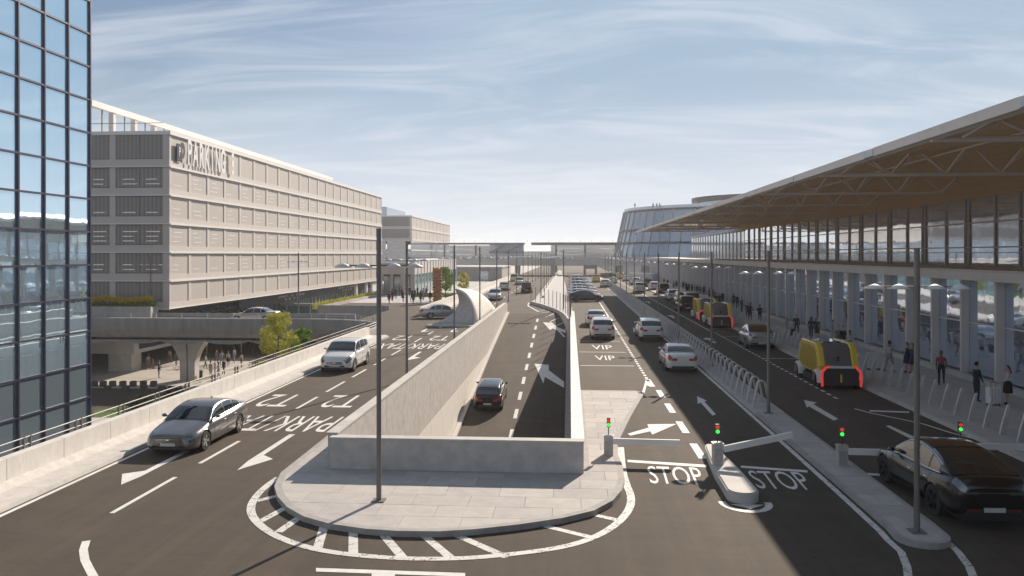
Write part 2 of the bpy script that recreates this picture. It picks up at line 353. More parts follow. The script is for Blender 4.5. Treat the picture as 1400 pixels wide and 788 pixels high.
def clip(poly, x0, x1, y0, y1):
    def half(pl, ax, v, sgn):
        out = []
        for i in range(len(pl)):
            a, b = pl[i], pl[(i+1)%len(pl)]
            ia, ib = (a[ax]-v)*sgn >= 0, (b[ax]-v)*sgn >= 0
            if ia: out.append(a)
            if ia != ib:
                t = (v-a[ax])/(b[ax]-a[ax]); out.append((a[0]+(b[0]-a[0])*t, a[1]+(b[1]-a[1])*t))
        return out
    for ax, v, sg in ((0,x0,1),(0,x1,-1),(1,y0,1),(1,y1,-1)):
        poly = half(poly, ax, v, sg)
        if len(poly) < 3: return None
    a = abs(sum(poly[i][0]*poly[(i+1)%len(poly)][1]-poly[(i+1)%len(poly)][0]*poly[i][1] for i in range(len(poly))))/2
    return poly if a > .02 else None
def inset_poly(pts, d):
    n = len(pts); a = sum(pts[i][0]*pts[(i+1)%n][1]-pts[(i+1)%n][0]*pts[i][1] for i in range(n)); sg = 1 if a > 0 else -1
    out = []
    for i in range(n):
        p, q, r = Vector(pts[i-1][:2]), Vector(pts[i][:2]), Vector(pts[(i+1)%n][:2])
        d1, d2 = (q-p).normalized(), (r-q).normalized()
        nn = (Vector((-d1.y, d1.x))+Vector((-d2.y, d2.x)))
        k = nn.length
        nn = nn/k if k > 1e-6 else Vector((-d1.y, d1.x)); c = max(.5, nn.dot(Vector((-d1.y, d1.x))))
        out.append(tuple(q+nn*d*sg/c))
    return out
def paved(name, poly, ztop, parent_name_struct, slabx, slaby, kw=.18, kerbmat=None, zbase=0.0):
    """kerbed island: kerb ring, joint bed and individual slabs"""
    b = MB(); inn = inset_poly(poly, kw); n = len(poly)
    kb = MB()
    for i in range(n):
        j = (i+1) % n
        kb.add([(poly[i][0],poly[i][1],zbase),(poly[j][0],poly[j][1],zbase),(poly[j][0],poly[j][1],ztop),(poly[i][0],poly[i][1],ztop)], [(0,1,2,3)])
        kb.add([(poly[i][0],poly[i][1],ztop),(poly[j][0],poly[j][1],ztop),(inn[j][0],inn[j][1],ztop),(inn[i][0],inn[i][1],ztop)], [(0,1,2,3)])
        kb.add([(inn[i][0],inn[i][1],ztop),(inn[j][0],inn[j][1],ztop),(inn[j][0],inn[j][1],ztop-.03),(inn[i][0],inn[i][1],ztop-.03)], [(0,1,2,3)])
    bed = MB(); bed.flat(inn, ztop-.02)
    root = struct(bed.obj(name, M['joint'])); kb.obj('kerb', kerbmat or M['kerb'], root)
    xs = [p[0] for p in inn]; ys = [p[1] for p in inn]
    y = min(ys); r = 0; cnt = 0
    while y < max(ys):
        x = min(xs)-(slabx/2 if r % 2 else 0)
        while x < max(xs):
            q = clip(inn, x+.005, x+slabx-.005, y+.005, y+slaby-.005)
            if q:
                s = MB(); s.prism([(p[0], p[1]) for p in q], ztop-.03, ztop+random.uniform(-.003, .002), bottom=False)
                s.obj('paving_slab', random.choice(M['pave']), root); cnt += 1
            x += slabx
        y += slaby; r += 1
    return root

# ================================================================== GROUND AND ROADS
b = MB(); b.box(-900, 900, -200, 1500, -6.6, -6.0); ground = struct(b.obj('ground', M['ground']))
# ramp profile
RX0, RX1 = -7.3, 0.07
def rampz(y): return 0.0 if y >= 92 else max(-6.0, -.095*(92-y)*min(1, (92-y)/4+.3))
# main road deck at z = 0 around the ramp opening
b = MB()
def slab(x0, x1, y0, y1, t=.9): b.box(x0, x1, y0, y1, -t, 0.0)
WX = -16.6
slab(WX, 15.2, -60, 24.5); slab(WX, RX0-.15, 24.5, 92); slab(RX1+.15, 15.2, 24.5, 92); slab(WX, 15.2, 92, 900)
road = struct(b.obj('road', M['asphalt']))
# ramp surface
b = MB(); rows = [[(RX0, y, rampz(y)), (RX1, y, rampz(y))] for y in [12+i*2 for i in range(41)]]
b.grid(rows); ramp = struct(b.obj('ramp_road', M['ramp_asphalt']))
# viaduct crossing on the left, with the rounded inner corner, and upper ground behind it
def pt(x, y): return (x, y)
cor = arc(-24.6, 67.5, 8, 8, 0, 90, 10)          # void corner
vd = [(-16.6, 63.5)]+cor+[(-140, 75.5), (-140, 81.5), (-43, 81.5), (-22, 81.5), (-22, 97), (-16.6, 97)]
b = MB(); b.prism(vd, -.55, -.001)
vroad = struct(b.obj('viaduct_road', M['asphalt']))
b = MB(); b.box(-31, -16.6, 97, 900, -1.2, -.01); b.box(-260, -31, 181, 900, -3.8, -.012); b.box(-260, -46.2, 81.5, 181, -3.8, -.011)
struct(b.obj('upper_plaza_ground', M['sidewalk']))
# asphalt street on the upper ground
b = MB(); b.box(-30.9, -16.7, 97.01, 110, -.009, .0); struct(b.obj('cross_street', M['asphalt']))
b = MB(); b.box(-46.2, -31, 97, 181, -3.9, -3.4); struct(b.obj('sunken_forecourt', M['sidewalk']))
b = MB(); b.box(-31.3, -31, 97, 181, -3.4, .35); tag(b.obj('forecourt_parapet', M['grayconc']), 'low grey parapet along the edge of the sunken forecourt by the car park', 'wall')
# lower level
b = MB(); b.box(-140, -16.8, 79, 128, -5.99, -5.97); b.box(-140, -16.8, 64, 79, -5.99, -5.975); struct(b.obj('lower_plaza', M['lowpave']))
b = MB(); b.box(-140, -16.8, 60, 73, -5.97, -5.955); struct(b.obj('lower_street', M['asphalt']))
b = MB(); b.flat([XY(330,98)[:2], XY(262,98)[:2], XY(236,125)[:2], XY(420,125)[:2], XY(400,98)[:2]], -5.94); struct(b.obj('soil_bed', M['soil']))
b = MB(); b.flat([G(128,562,-5.93)[:2], G(128,590,-5.93)[:2], G(210,590,-5.93)[:2], G(205,552,-5.93)[:2], G(180,552,-5.93)[:2]], -5.93)
o = b.obj('lawn', M['grass']); o['kind'] = 'structure'
# lower back wall under the upper ground
lw = thing('glazed_lower_wall', 'teal glazed wall at the back of the lower plaza under the viaduct', 'wall', (-60, 122, -6))
boxo('wall', M['grayconc'], lw, -80, 43.4, 1.5, 2.2, 0, 5)
for i in range(30):
    ubox('glass_pane', M['tealglass'], lw, -15+i*1.9, -15+i*1.9+1.75, 1.2, 1.3, .2, 4.6)
for i in range(31): ubox('mullion', M['white'], lw, -15.12+i*1.9, -15.02+i*1.9, 1.1, 1.35, 0, 4.7)

# ---------------- road markings (children of the road)
ZM = .006
def mk(mb, name='lane_marking', m=None, par=None): return mb.obj(name, m or M['paint'], par or road)
def dash(x, y0, y1, w=.14, par=None, zf=None, m=None, name='lane_dash'):
    b = MB()
    if zf: b.add([(x-w/2,y0,zf(y0)+ZM),(x+w/2,y0,zf(y0)+ZM),(x+w/2,y1,zf(y1)+ZM),(x-w/2,y1,zf(y1)+ZM)], [(0,1,2,3)])
    else: b.flat([(x-w/2,y0),(x+w/2,y0),(x+w/2,y1),(x-w/2,y1)], ZM)
    return mk(b, name, m, par)
def gpoly(pix, name='lane_marking', m=None, z=ZM):
    b = MB(); b.flat([G(px, py, 0)[:2] for px, py in pix], z); return mk(b, name, m)
# left road
dash(-14.75, -5, 61, .14, name='edge_line'); dash(-14.75, 99, 240, .14, name='edge_line')
for a, c in ((20.1,23.5),(25.1,28.2),(34.3,37.2),(38.6,41.8),(43.3,46.3),(48.2,51.2),(53.0,56.0),(61,64),(67,69.5),(73,75)): dash(-12.0, a, c)
for k in range(18): dash(-10.3, 100+k*8, 103.5+k*8)
# curved dash bottom left, line bottom centre
mk_pts = [G(118,740)[:2], G(114,752)[:2], G(116,766)[:2], G(123,780)[:2], G(134,800)[:2]]
b = MB(); b.grid(band(mk_pts, .18, ZM)); mk(b, 'curved_dash')
gpoly([(432,777),(636,784),(636,789),(432,782)], 'stop_line'); gpoly([(508,782),(540,784),(540,800),(508,800)], 'lane_marking', z=ZM+.003)
def text_road(txt, x, y, w, h, rz, z=ZM, par=None):
    me = text_mesh(txt, 1.0, M['paint'], name='road_lettering')
    xs = [v.co.x for v in me.vertices]; ys = [v.co.y for v in me.vertices]
    cx, cy = (max(xs)+min(xs))/2, (max(ys)+min(ys))/2; sx, sy = w/(max(xs)-min(xs)), h/(max(ys)-min(ys))
    for v in me.vertices: v.co.x = (v.co.x-cx)*sx; v.co.y = (v.co.y-cy)*sy
    return inst('road_lettering', me, par or road, (x, y, z), (0, 0, rz))
PI = math.pi
for yy, k in ((36.2, 1.0), (64.0, 1.15)):
    text_road('T2', -10.5, yy, 1.55, 3.0*k, PI); text_road('T2', -13.5, yy, 1.55, 3.0*k, PI)
text_road('PARK/TAXI', -11.9, 31.3, 5.0, 2.9, PI); text_road('PARK/TAXI', -11.9, 58.3, 5.0, 3.4, PI)
def arrow_bent(x, y, s=1.0, flip=1, rz=0.0, L=4.2, par=None):
    # straight shaft with a sideways head, pointing to -y at rz = 0
    b = MB(); w = .11
    P = [(-w,0),(w,0),(w,-L*.62),(.62,-L*.72),(.0,-L),(-w,-L*.78)]
    P = [(px*flip, py) for px, py in P]
    c, sn = math.cos(rz), math.sin(rz)
    b.flat([(x+(px*c-py*sn)*s, y+(px*sn+py*c)*s) for px, py in P], ZM); return mk(b, 'arrow_marking', None, par)
arrow_bent(-10.45, 29.4, 1.0, 1, L=5.0); arrow_bent(-13.2, 26.6, 1.0, -1, L=4.0); arrow_bent(-10.4, 55.0, 1.0, 1, L=4.4); arrow_bent(-13.0, 72, 1, 1, L=3); arrow_bent(-10.4, 72.5, 1, 1, L=3.5)
# ramp lane
RD = [48.2+i*4.35 for i in range(10)]
for i, y in enumerate(RD): dash(-3.55, y-1.0, y+1.1, .24, ramp, rampz)
for i in range(4): dash(-3.55+.6*i*0, 30+i*4.35, 32+i*4.35, .24, ramp, rampz)
def slope_poly(pts, name='arrow_marking'):
    b = MB(); P = [(x, y, rampz(y)+ZM+.01) for x, y in pts]
    b.add(P, [tuple(range(len(P)))]); return mk(b, name, None, ramp)
slope_poly([(-2.95,66.8),(-1.75,66.5),(-1.7,64.6),(-.45,61.0),(-.42,59.2),(-1.95,62.4),(-2.0,60.4)][::-1])
slope_poly([(-2.9,86.2),(-1.75,85.6),(-1.7,84.3),(-.4,81.5),(-.4,80.2),(-1.8,82.6),(-2.0,81.6)][::-1])
# VIP lane and drop-off lane
text_road('VIP', 2.35, 58.6, 1.45, 2.6, 0); text_road('VIP', 2.3, 52.6, 1.3, 2.3, 0)
for yy in (62.6, 55.6, 48.8): gb = MB(); gb.flat([(.65, yy), (3.9, yy), (3.9, yy+.16), (.65, yy+.16)], ZM); mk(gb, 'bay_line')
for k in range(30): dash(4.2, 43.0+k*.95, 43.5+k*.95, .16, name='dot_marking')
dash(4.2, 72, 240, .16, name='edge_line')
for a in (38.2, 34.6, 30.7, 26.9): dash(4.42, a, a+2.1, .27)
gpoly([(876,543),(883,519),(889,519),(896,529),(889,529),(884,527),(880,543)], 'chevron_marking')
gpoly([(858,629),(966,636),(966,639.5),(858,632.2)], 'stop_line'); gpoly([(1013,637),(1104,643.5),(1104,646.5),(1013,640)], 'stop_line')
gpoly([(1185,647),(1209,648.5),(1209,651.5),(1185,650)], 'stop_line'); gpoly([(1380,656.5),(1470,660),(1470,664),(1380,660)], 'stop_line')
c = G(923, 650); text_road('STOP', c[0], c[1], 1.62, 1.95, R(-2)); c = G(1066, 656.5); text_road('STOP', c[0], c[1], 1.62, 1.95, R(-2))
gpoly([(858,593.5),(887,585),(885,580.5),(925,580),(892,594.5),(889,590),(862,596)], 'arrow_marking')
gpoly([(953,542),(966,548),(963,549.5),(979,567),(974,568.5),(958,551),(954,552.5)], 'arrow_marking')
gpoly([(1099,547),(1117,551),(1112,553),(1146,573),(1140,575.5),(1106,556),(1103,557.5)], 'arrow_marking')
gpoly([(865.5,448),(875,452),(872,453),(882,462),(879,463),(869,453.5),(866,454.5)], 'arrow_marking')
for yy in (62, 86, 112): arrow = MB(); arrow.flat([(11.0,yy),(11.25,yy),(11.25,yy+2.6),(11.6,yy+2.6),(11.1,yy+4),(10.6,yy+2.6),(11.0,yy+2.6)], ZM); mk(arrow, 'arrow_marking')
# right road: dotted then solid edge of the drop-off bays
for k in range(34): dash(12.55, 38.5+k*.95, 39.0+k*.95, .15, name='dot_marking')
dash(12.4, 72, 230, .12, name='edge_line')
b = MB(); b.grid(band([G(1168,559)[:2], G(1190,565)[:2], G(1230,573)[:2], G(1262,580)[:2], G(1300,592)[:2], G(1350,605)[:2], G(1366,611)[:2]], .12, ZM)); mk(b, 'bay_line')
gpoly([(1189,561),(1243,563),(1243,565),(1189,563)], 'bay_line')
gpoly([(1211,583),(1216,582),(1262,603),(1256,606)], 'lane_marking'); gpoly([(1255,597),(1275,598),(1300,607),(1330,614),(1310,616),(1285,608)], 'arrow_marking')
gpoly([(1374,667),(1384,667),(1420,690),(1420,700)], 'lane_marking')
for yy in (46, 53, 60, 67, 74, 81): dash(13.7, yy, yy+.12, 2.4, name='bay_line')
# white line down the left side of the hoop median, curving out round its near end
pth = [(7.66, 240), (7.66, 60), (7.66, 40), (7.66, 33), (7.64, 24.0), (7.6, 20.2)] + [G(1213,738)[:2], G(1232,755)[:2], G(1240,775)[:2], G(1243,800)[:2]]
b = MB(); b.grid(band(pth[::-1], .17, ZM)); mk(b, 'edge_line', M['worn'])
pth = [G(1292,738)[:2], G(1310,755)[:2], G(1325,775)[:2], G(1335,800)[:2]]
b = MB(); b.grid(band(pth, .17, ZM)); mk(b, 'edge_line', M['worn'])

# ================================================================== PLAZA (paved nose over the ramp)
FW_Y0, FW_Y1 = 24.25, 24.6                        # front parapet
PL = [(RX0-1.6, 91.0), (RX0-1.6, 30)] + [G(px, py, .15)[:2] for px, py in ((384,646),(375,664),(379,678),(392,693),(415,706),(450,716),(500,723),(545,726),(600,726.5),(650,723.5),(710,717),(770,708),(812,698),(838,684),(850,670),(854,655),(851,636),(845,622),(844,608),(849,596),(862,570),(881,537))]
PL += [(PL[-1][0]-.4, 39.2), (.42, 39.2), (.42, 24.3), (-7.44, 24.3), (-7.62, 91.0)]
plaza = paved('plaza_pavement', PL, .15, True, 1.5, .9, .2, M['kerb'])
# hatched ring
OUT = [(376,653),(360,664),(344,679),(335,697),(343,715),(370,735),(410,750),(455,759),(515,765),(574,767.5),(640,766.5),(700,761),(770,752),(817,738),(850,718),(867,697),(869,680),(862,664),(856,645),(853,612)]
OW = [G(px, py)[:2] for px, py in OUT]
# smooth
def smooth(p, it=2):
    for _ in range(it):
        q = [p[0]]
        for a, c in zip(p, p[1:]): q += [(a[0]*.75+c[0]*.25, a[1]*.75+c[1]*.25), (a[0]*.25+c[0]*.75, a[1]*.25+c[1]*.75)]
        p = q+[p[-1]]
    return p
b = MB(); b.grid(band(smooth(OW), .22, ZM+.003, side=1.0)); mk(b, 'island_outline', M['worn'])
for (a, c) in (((130,525),(212,505)),((142,597),(246,541)),((206,634),(300,568)),((343,692),(372,592)),((468,712),(468,608)),((640,722),(555,622)),((812,727),(700,633)),((1005,722),(815,638))):
    A, B_ = G(300+a[0]/2.5575, 480+a[1]/2.5575), G(300+c[0]/2.5575, 480+c[1]/2.5575)
    b = MB(); b.grid(band([A[:2], B_[:2]], .22, ZM)); mk(b, 'hatch_bar', M['worn'])
for (a, c) in (((288,655),(112,612)),((378,594),(272,570))):
    A, B_ = G(700+a[0]/2.5575, 480+a[1]/2.5575), G(700+c[0]/2.5575, 480+c[1]/2.5575)
    b = MB(); b.grid(band([A[:2], B_[:2]], .2, ZM)); mk(b, 'hatch_bar', M['worn'])

# ---------------- parapet round the ramp
pw = thing('ramp_parapet_wall', 'low grey concrete parapet across the near end of the sunken ramp', 'wall', (-3.5, FW_Y0, .15))
boxo('wall', M['wallpanel'], pw, -7.42+3.5, .42+3.5, 0, .35, 0, .93)
boxo('coping', M['concrete'], pw, -7.44+3.5, .44+3.5, -.02, .37, .93, .98)
# left retaining wall in panels
lwall = thing('retaining_wall', 'long pale concrete retaining wall on the left of the sunken ramp', 'wall', (RX0, 24.6, 0))
n = 20; y = 24.6
seg = (92-24.6)/n
for i in range(n):
    y0, y1 = i*seg+.01, (i+1)*seg-.01
    h1 = 1.13
    yw0, yw1 = 24.6+y0, 24.6+y1
    pb = MB(); z0a, z0b = max(-2.0, min(rampz(yw0), -.05)), max(-2.0, min(rampz(yw1), -.05))
    pb.add([(-.30,y0,z0a),(0,y0,z0a),(0,y1,z0b),(-.30,y1,z0b),(-.30,y0,h1),(0,y0,h1),(0,y1,h1),(-.30,y1,h1)], [(0,3,2,1),(4,5,6,7),(0,1,5,4),(1,2,6,5),(2,3,7,6),(3,0,4,7)])
    pb.obj('wall_panel', M['wallpanel'], lwall)
    ubox('coping', M['concrete'], lwall, -.36, .03, y0, y1, h1, h1+.06)
    if rampz(yw0) < -2.05:
        za, zb = rampz(yw0)-.3, rampz(yw1)-.3
        lb = MB(); kk = .09
        lb.add([(-.3,y0,za),(.01-(2+za)*kk,y0,za),(.01-(2+zb)*kk,y1,zb),(-.3,y1,zb),(-.3,y0,-2.01),(.01,y0,-2.01),(.01,y1,-2.01),(-.3,y1,-2.01)], [(0,3,2,1),(4,5,6,7),(0,1,5,4),(1,2,6,5),(2,3,7,6),(3,0,4,7)])
        lb.obj('lower_panel', M['walllow'], lwall)
boxo('end_block', M['concrete'], lwall, -.3, .0, 92-24.6, 93.2-24.6, 0, 1.0)
b = MB(); b.grid([[(RX0+.02+max(0,-(2+rampz(y)))*.09, y, rampz(y)+.14) for y in [24.6+i*2.5 for i in range(28)]], [(RX0+.30+max(0,-(2+rampz(y)))*.09, y, rampz(y)+.14) for y in [24.6+i*2.5 for i in range(28)]], [(RX0+.31+max(0,-(2+rampz(y)))*.09, y, rampz(y)-.05) for y in [24.6+i*2.5 for i in range(28)]]])
b.obj('kerb', M['kerbw'], ramp)
b = MB(); b.grid([[(RX1-.38, y, rampz(y)-.05) for y in [24.6+i*2 for i in range(29)]], [(RX1-.37, y, rampz(y)+.16) for y in [24.6+i*2 for i in range(29)]], [(RX1, y, rampz(y)+.16) for y in [24.6+i*2 for i in range(29)]]])
b.obj('kerb', M['kerb'], ramp)
rwall = thing('retaining_wall', 'grey concrete wall and parapet on the right of the sunken ramp beside the VIP bays', 'wall', (RX1, 24.6, 0))
seg = (80-24.6)/16
for i in range(16):
    y0, y1 = i*seg+.01, (i+1)*seg-.01; za = min(rampz(24.6+y0), -.3)-.2
    ubox('wall_panel', M['wallpanel'], rwall, 0, .35, y0, y1, za, 1.05)
    ubox('coping', M['white'], rwall, -.03, .38, y0, y1, 1.05, 1.11)
# chevron island at the ramp mouth, with curved kerb and railing posts
cpth = smooth([G(px, py, .3)[:2] for px, py in ((726,413),(736,415.5),(748,419),(762,424),(772,429.5),(778,436),(780.5,446))])
ISL = cpth + [(RX1+.3, cpth[-1][1]), (RX1+.3, 91.9), G(768,371,.15)[:2], G(766,370,.15)[:2], G(733,408,.15)[:2]]
b = MB(); b.prism(ISL, -3.2, .15); struct(b.obj('ramp_mouth_island', M['sidewalk']))
HT = [G(px, py)[:2] for px, py in ((723,414.5),(722,419),(735,426),(755,435),(772,443))]
b = MB(); b.grid(band(HT, .22, lambda p: rampz(p[1])+.03)); mk(b, 'hatch_outline', None, ramp)
for k in range(6):
    f = k/6; a = Vector(HT[2]).lerp(Vector(HT[4]), f); c = a+Vector((.9, 2.2))
    b = MB(); b.grid(band([tuple(a), tuple(c)], .16, lambda p: rampz(p[1])+.02)); mk(b, 'hatch_bar', None, ramp)
b = MB(); wallband(b, cpth, .35, -3.2, .42)
cw = b.obj('curved_kerb_wall', M['concrete']); tag(cw, 'low curved concrete kerb wall at the mouth of the ramp', 'kerb')
rl = thing('railing', 'tall thin grey railing posts along the curved kerb at the ramp mouth', 'railing', (0, 0, .45))
pb = MB(); pb.bar((0,0,0), (0,0,2.0), .04, 6); pm = pb.mesh('post', M['steel'])
L_ = [0]
for a, c in zip(cpth, cpth[1:]): L_.append(L_[-1]+math.dist(a, c))
for i in range(15):
    t = L_[-1]*i/14
    for k in range(len(cpth)-1):
        if L_[k] <= t <= L_[k+1]+1e-6:
            f = (t-L_[k])/(L_[k+1]-L_[k]); inst('post', pm, rl, (cpth[k][0]+(cpth[k+1][0]-cpth[k][0])*f, cpth[k][1]+(cpth[k+1][1]-cpth[k][1])*f, 0)); break
# centre median strip beyond
b = MB(); b.box(-5.2, -3.9, 122, 320, 0, .16); md = struct(b.obj('centre_median', M['sidewalk']))
boxo('kerb_edge', M['kerbw'], md, -4.2, -3.9, 122, 320, .16, .5)

# ================================================================== LEFT PARAPET
pp = thing('road_parapet', 'pale concrete parapet with a steel handrail along the left road', 'wall', (-16.3, 0, 0))
y = -12.0
while y < 62:
    ubox('wall_panel', M['parapet'], pp, -.15, .15, y+.012, min(y+2.6, 63.5)-.012, .12, .92); y += 2.6
b = MB(); b.add([(.15,-12,.15),(.45,-12,.13),(1.35,-12,.12),(1.38,-12,0),(.15,63.5,.15),(.45,63.5,.13),(1.35,63.5,.12),(1.38,63.5,0),(.15,-12,.3),(.15,63.5,.3)], [(8,1,5,9),(1,2,6,5),(2,3,7,6)])
b.obj('shoulder', M['kerbw'], pp)
b = MB(); b.box(-.62, -.15, -12, 63.5, -1.3, .3); b.obj('deck_edge', M['grayconc'], pp)
def rail_run(par, path, h, zoff=0, mtl=None, n=6, r=.028, hs=(.0, .22)):
    r = r*.75
    for hh in hs:
        b = MB()
        for a, c in zip(path, path[1:]): b.bar((a[0],a[1],h-hh), (c[0],c[1],h-hh), r, n)
        b.obj('rail', mtl or M['galv'], par)
rail_run(pp, [(-.2, -12), (-.2, 63.5)], 1.24, mtl=M['steel'])
pb = MB(); pb.box(-.05, .03, -.17, -.13, -.35, .34); pb.box(-.05, .03, .13, .17, -.35, .34); pm = pb.mesh('rail_post', M['steel'])
y = -10.0
while y < 63: inst('rail_post', pm, pp, (-.2, y, .92)); y += 2.55
# rounded corner and viaduct parapets
vp = thing('viaduct', 'curved grey concrete viaduct with parapet and handrail crossing at left', 'bridge', (0, 0, 0))
edge = [(-16.45, 63.5)]+[(x-.0, y) for x, y in arc(-24.6, 67.5, 8.15, 8.15, 0, 90, 12)]+[(-30,75.65),(-45,75.65),(-60,75.7),(-140,75.7)]
# lobed fascia: rounded outer girder
def fascia(par, path, name, m):
    prof = [(0,.0),(-.0,.55),(-.12,.6),(-.3,.6),(-.45,.5),(-.45,-.35),(-.35,-.9),(.1,-1.35),(1.2,-1.65),(3.0,-1.75),(6.2,-1.75)]
    rows = []
    n = len(path)
    for off, z in prof:
        row = []
        for i, p in enumerate(path):
            a = path[max(0,i-1)]; c = path[min(n-1,i+1)]; d = Vector((c[0]-a[0], c[1]-a[1])).normalized(); nn = Vector((d.y, -d.x))
            o2 = off
            if off > 1 and i < 14: o2 = min(off, 1.2+.2*i)
            q = Vector(p[:2])+nn*o2; row.append((q.x, q.y, z))
        rows.append(row)
    b = MB(); b.grid(rows); return b.obj(name, m, par, smooth='auto')
fascia(vp, edge, 'girder', M['grayconc'])
# scalloped underside lobes below the fascia
lb = MB()
for i in range(19):
    cx = -29-i*4.6
    rows = []
    for k in range(9):
        t = PI*k/8
        rows.append([(cx-2.3*math.cos(t), 75.9, -1.62-.42*math.sin(t)), (cx-2.3*math.cos(t), 81.3, -1.62-.42*math.sin(t))])
    lb.grid(rows); lb.add([r[0] for r in rows], [tuple(range(len(rows)))])
lb.obj('soffit_lobes', M['grayconc'], vp)
rp = [(p[0], p[1]) for p in edge]
rail_run(vp, rp, 1.02, hs=(0, .2), r=.03)
pb = MB(); pb.box(-.06, .06, -.03, .03, 0, .46); pm2 = pb.mesh('rail_post', M['galv'])
for i in range(30): inst('rail_post', pm2, vp, (-25-i*2.6, 75.6, .58))
for k in range(1, 12, 2):
    a = arc(-24.6, 67.5, 8.15, 8.15, 0, 90, 12)[k]; inst('rail_post', pm2, vp, (a[0], a[1], .58), (0, 0, R(90+k*7.5)))
b = MB(); b.box(-140, -22.2, 81.2, 81.5, -.6, .6); b.obj('far_parapet', M['grayconc'], vp)
b = MB(); b.box(-31, -22.2, 96.7, 96.99, -1.2, .5); b.obj('far_parapet', M['grayconc'], vp)
# piers: flared column with two ribs
def pier(x, y, label, w=1.1):
    t = thing('viaduct_pier', label, 'pillar', (x, y, -6), 0, 'piers under the viaduct')
    for sx in (-1, 1):
        b = MB(); rows = []
        for k in range(11):
            f = k/10; z = f*4.3; fl = .42+.95*max(0, f-.35)**2*3.2
            x0, x1 = (-(fl+.28), -.08) if sx < 0 else (.08, fl+.28)
            rows.append([(x0*w,-.5-.5*max(0,f-.5),z),(x1*w,-.5-.5*max(0,f-.5),z),(x1*w,.5+.5*max(0,f-.5),z),(x0*w,.5+.5*max(0,f-.5),z)])
        b.grid(rows, close=True); b.obj('column_half', M['concrete'], t, smooth='auto')
    boxo('web', M['grayconc'], t, -.1*w, .1*w, -.35, .35, 0, 4.3)
    return t
pier(-38.6, 78.5, 'flared double concrete pier standing in the lit plaza under the viaduct')
pier(-66, 78.5, 'flared concrete pier hidden toward the glass tower'); pier(-21.5, 77.5, 'flared concrete pier at the viaduct corner by the planting', .8)
wp = boxo('wall_pier', M['concrete'], None, -50.2, -47.6, 83.5, 85.5, -6, -1.2); tag(wp, 'broad rectangular concrete wall pier behind the viaduct pier', 'pillar')
# far side wall of left road beyond the viaduct
fwl = thing('far_road_wall', 'long pale concrete wall along the left road beyond the viaduct', 'wall', (-16.3, 86, 0))
y = 0
while y < 150:
    ubox('wall_panel', M['parapet'], fwl, -.15, .15, y+.02, y+5-.02, 0, 1.0); y += 5
boxo('shoulder', M['kerbw'], fwl, .15, 1.3, 8, 150, 0, .12)
b = MB(); b.grid([[(x, y, .0) for x, y in [(-17.2,62),(-16.3,64.8),(-15.2,65.1),(-14.7,64),(-14.85,61.5)]],[(x, y, .13) for x, y in [(-17.2,62),(-16.3,64.8),(-15.2,65.1),(-14.7,64),(-14.85,61.5)]]]); b.flat([(-17.2,62),(-16.3,64.8),(-15.2,65.1),(-14.7,64),(-14.85,61.5)], .13); struct(b.obj('kerb_nose', M['kerbw']))


# ---------------- concrete shell
sh = thing('concrete_shell', 'white curved concrete shell hood rising beside the left road', 'sculpture', (0, 0, 0))
def q3(a, m_, c, t): return tuple((1-t)**2*a[i]+2*t*(1-t)*m_[i]+t*t*c[i] for i in range(3))
Tt = (-11.25, 78, 3.35)
A0, AM = (-8.95, 74.6, .15), (-9.2, 76.5, 3.0)
C0, CM = (-9.2, 97, .15), (-9.6, 86, 3.3)
D0, DM = (-13.0, 75.0, .1), (-10.2, 80.5, 1.0)
rows = []
for i in range(15):
    t = i/14; a = q3(Tt, AM, A0, t); c = q3(Tt, CM, C0, t)
    rows.append([tuple(a[k]+(c[k]-a[k])*s for k in range(3)) for s in [j/6 for j in range(7)]])
b = MB(); b.grid(rows); o1 = b.obj('outer_skin', M['parapet'], sh, smooth=True)
rows = []
for i in range(15):
    t = i/14; a = q3(Tt, AM, A0, t); c = q3(Tt, DM, D0, t); r = []
    for j in range(9):
        s = j/8; p = [a[k]+(c[k]-a[k])*s for k in range(3)]; p[1] += 1.6*math.sin(PI*s)*t*.6; r.append(tuple(p))
    rows.append(r)
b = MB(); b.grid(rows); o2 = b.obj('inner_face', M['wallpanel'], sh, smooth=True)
for o in (o1, o2):
    md_ = o.modifiers.new('s', 'SOLIDIFY'); md_.thickness = .18; md_.offset = 0
b = MB(); b.prism([(-13.6,74.2),(-8.8,73.6),(-8.8,97.5),(-10,88),(-12.5,76)], 0, .14); b.obj('plinth', M['concrete'], sh)

# ================================================================== MEDIANS ON THE RIGHT
MR = [(7.82, 34.2), (7.82, 24.5), (7.8, 20.4)] + [(7.72+.62*(1-math.cos(R(a))), 19.6-.62*math.sin(R(a))) for a in range(0, 181, 20)] + [(9.0, 20.5), (9.02, 34.2)]
paved('barrier_median', MR, .15, True, .9, .9, .12, M['kerb'])
b = MB(); b.box(7.8, 9.05, 34.22, 240, 0, .13); hm = struct(b.obj('hoop_median', M['sidewalk']))
# hoops
hb = MB()
def hoop_path(k=12):
    pts = [(-.36, 0, 0)]
    for i in range(k+1):
        t = PI*i/k; pts.append((-.16*math.cos(t), 0, 1.02+.13*math.sin(t)))
    pts.append((.36, 0, 0)); return pts
hp = hoop_path(6)
for a, c in zip(hp, hp[1:]): hb.bar(a, c, .04, sq=(.22, .06))
hpm = hb.mesh('hoop_barrier', M['galv'], smooth='auto')
for i in range(99):
    y = 35.5+i*1.2
    o = inst('hoop_barrier', hpm, None, (8.35, y, .13), (0, 0, R(0)))
    tag(o, ('%s grey steel hoop from the near end of the median row' % ordn(i)) if i < 99 else 'grey steel hoop far down the median row, one of a dense line', 'barrier', 'steel hoops along the median')
b = MB(); b.box(8.5, 8.62, 62, 175, .13, 1.15)
tag(b.obj('guard_wall', M['grayconc']), 'low grey concrete guard wall behind the far hoops of the median', 'wall')
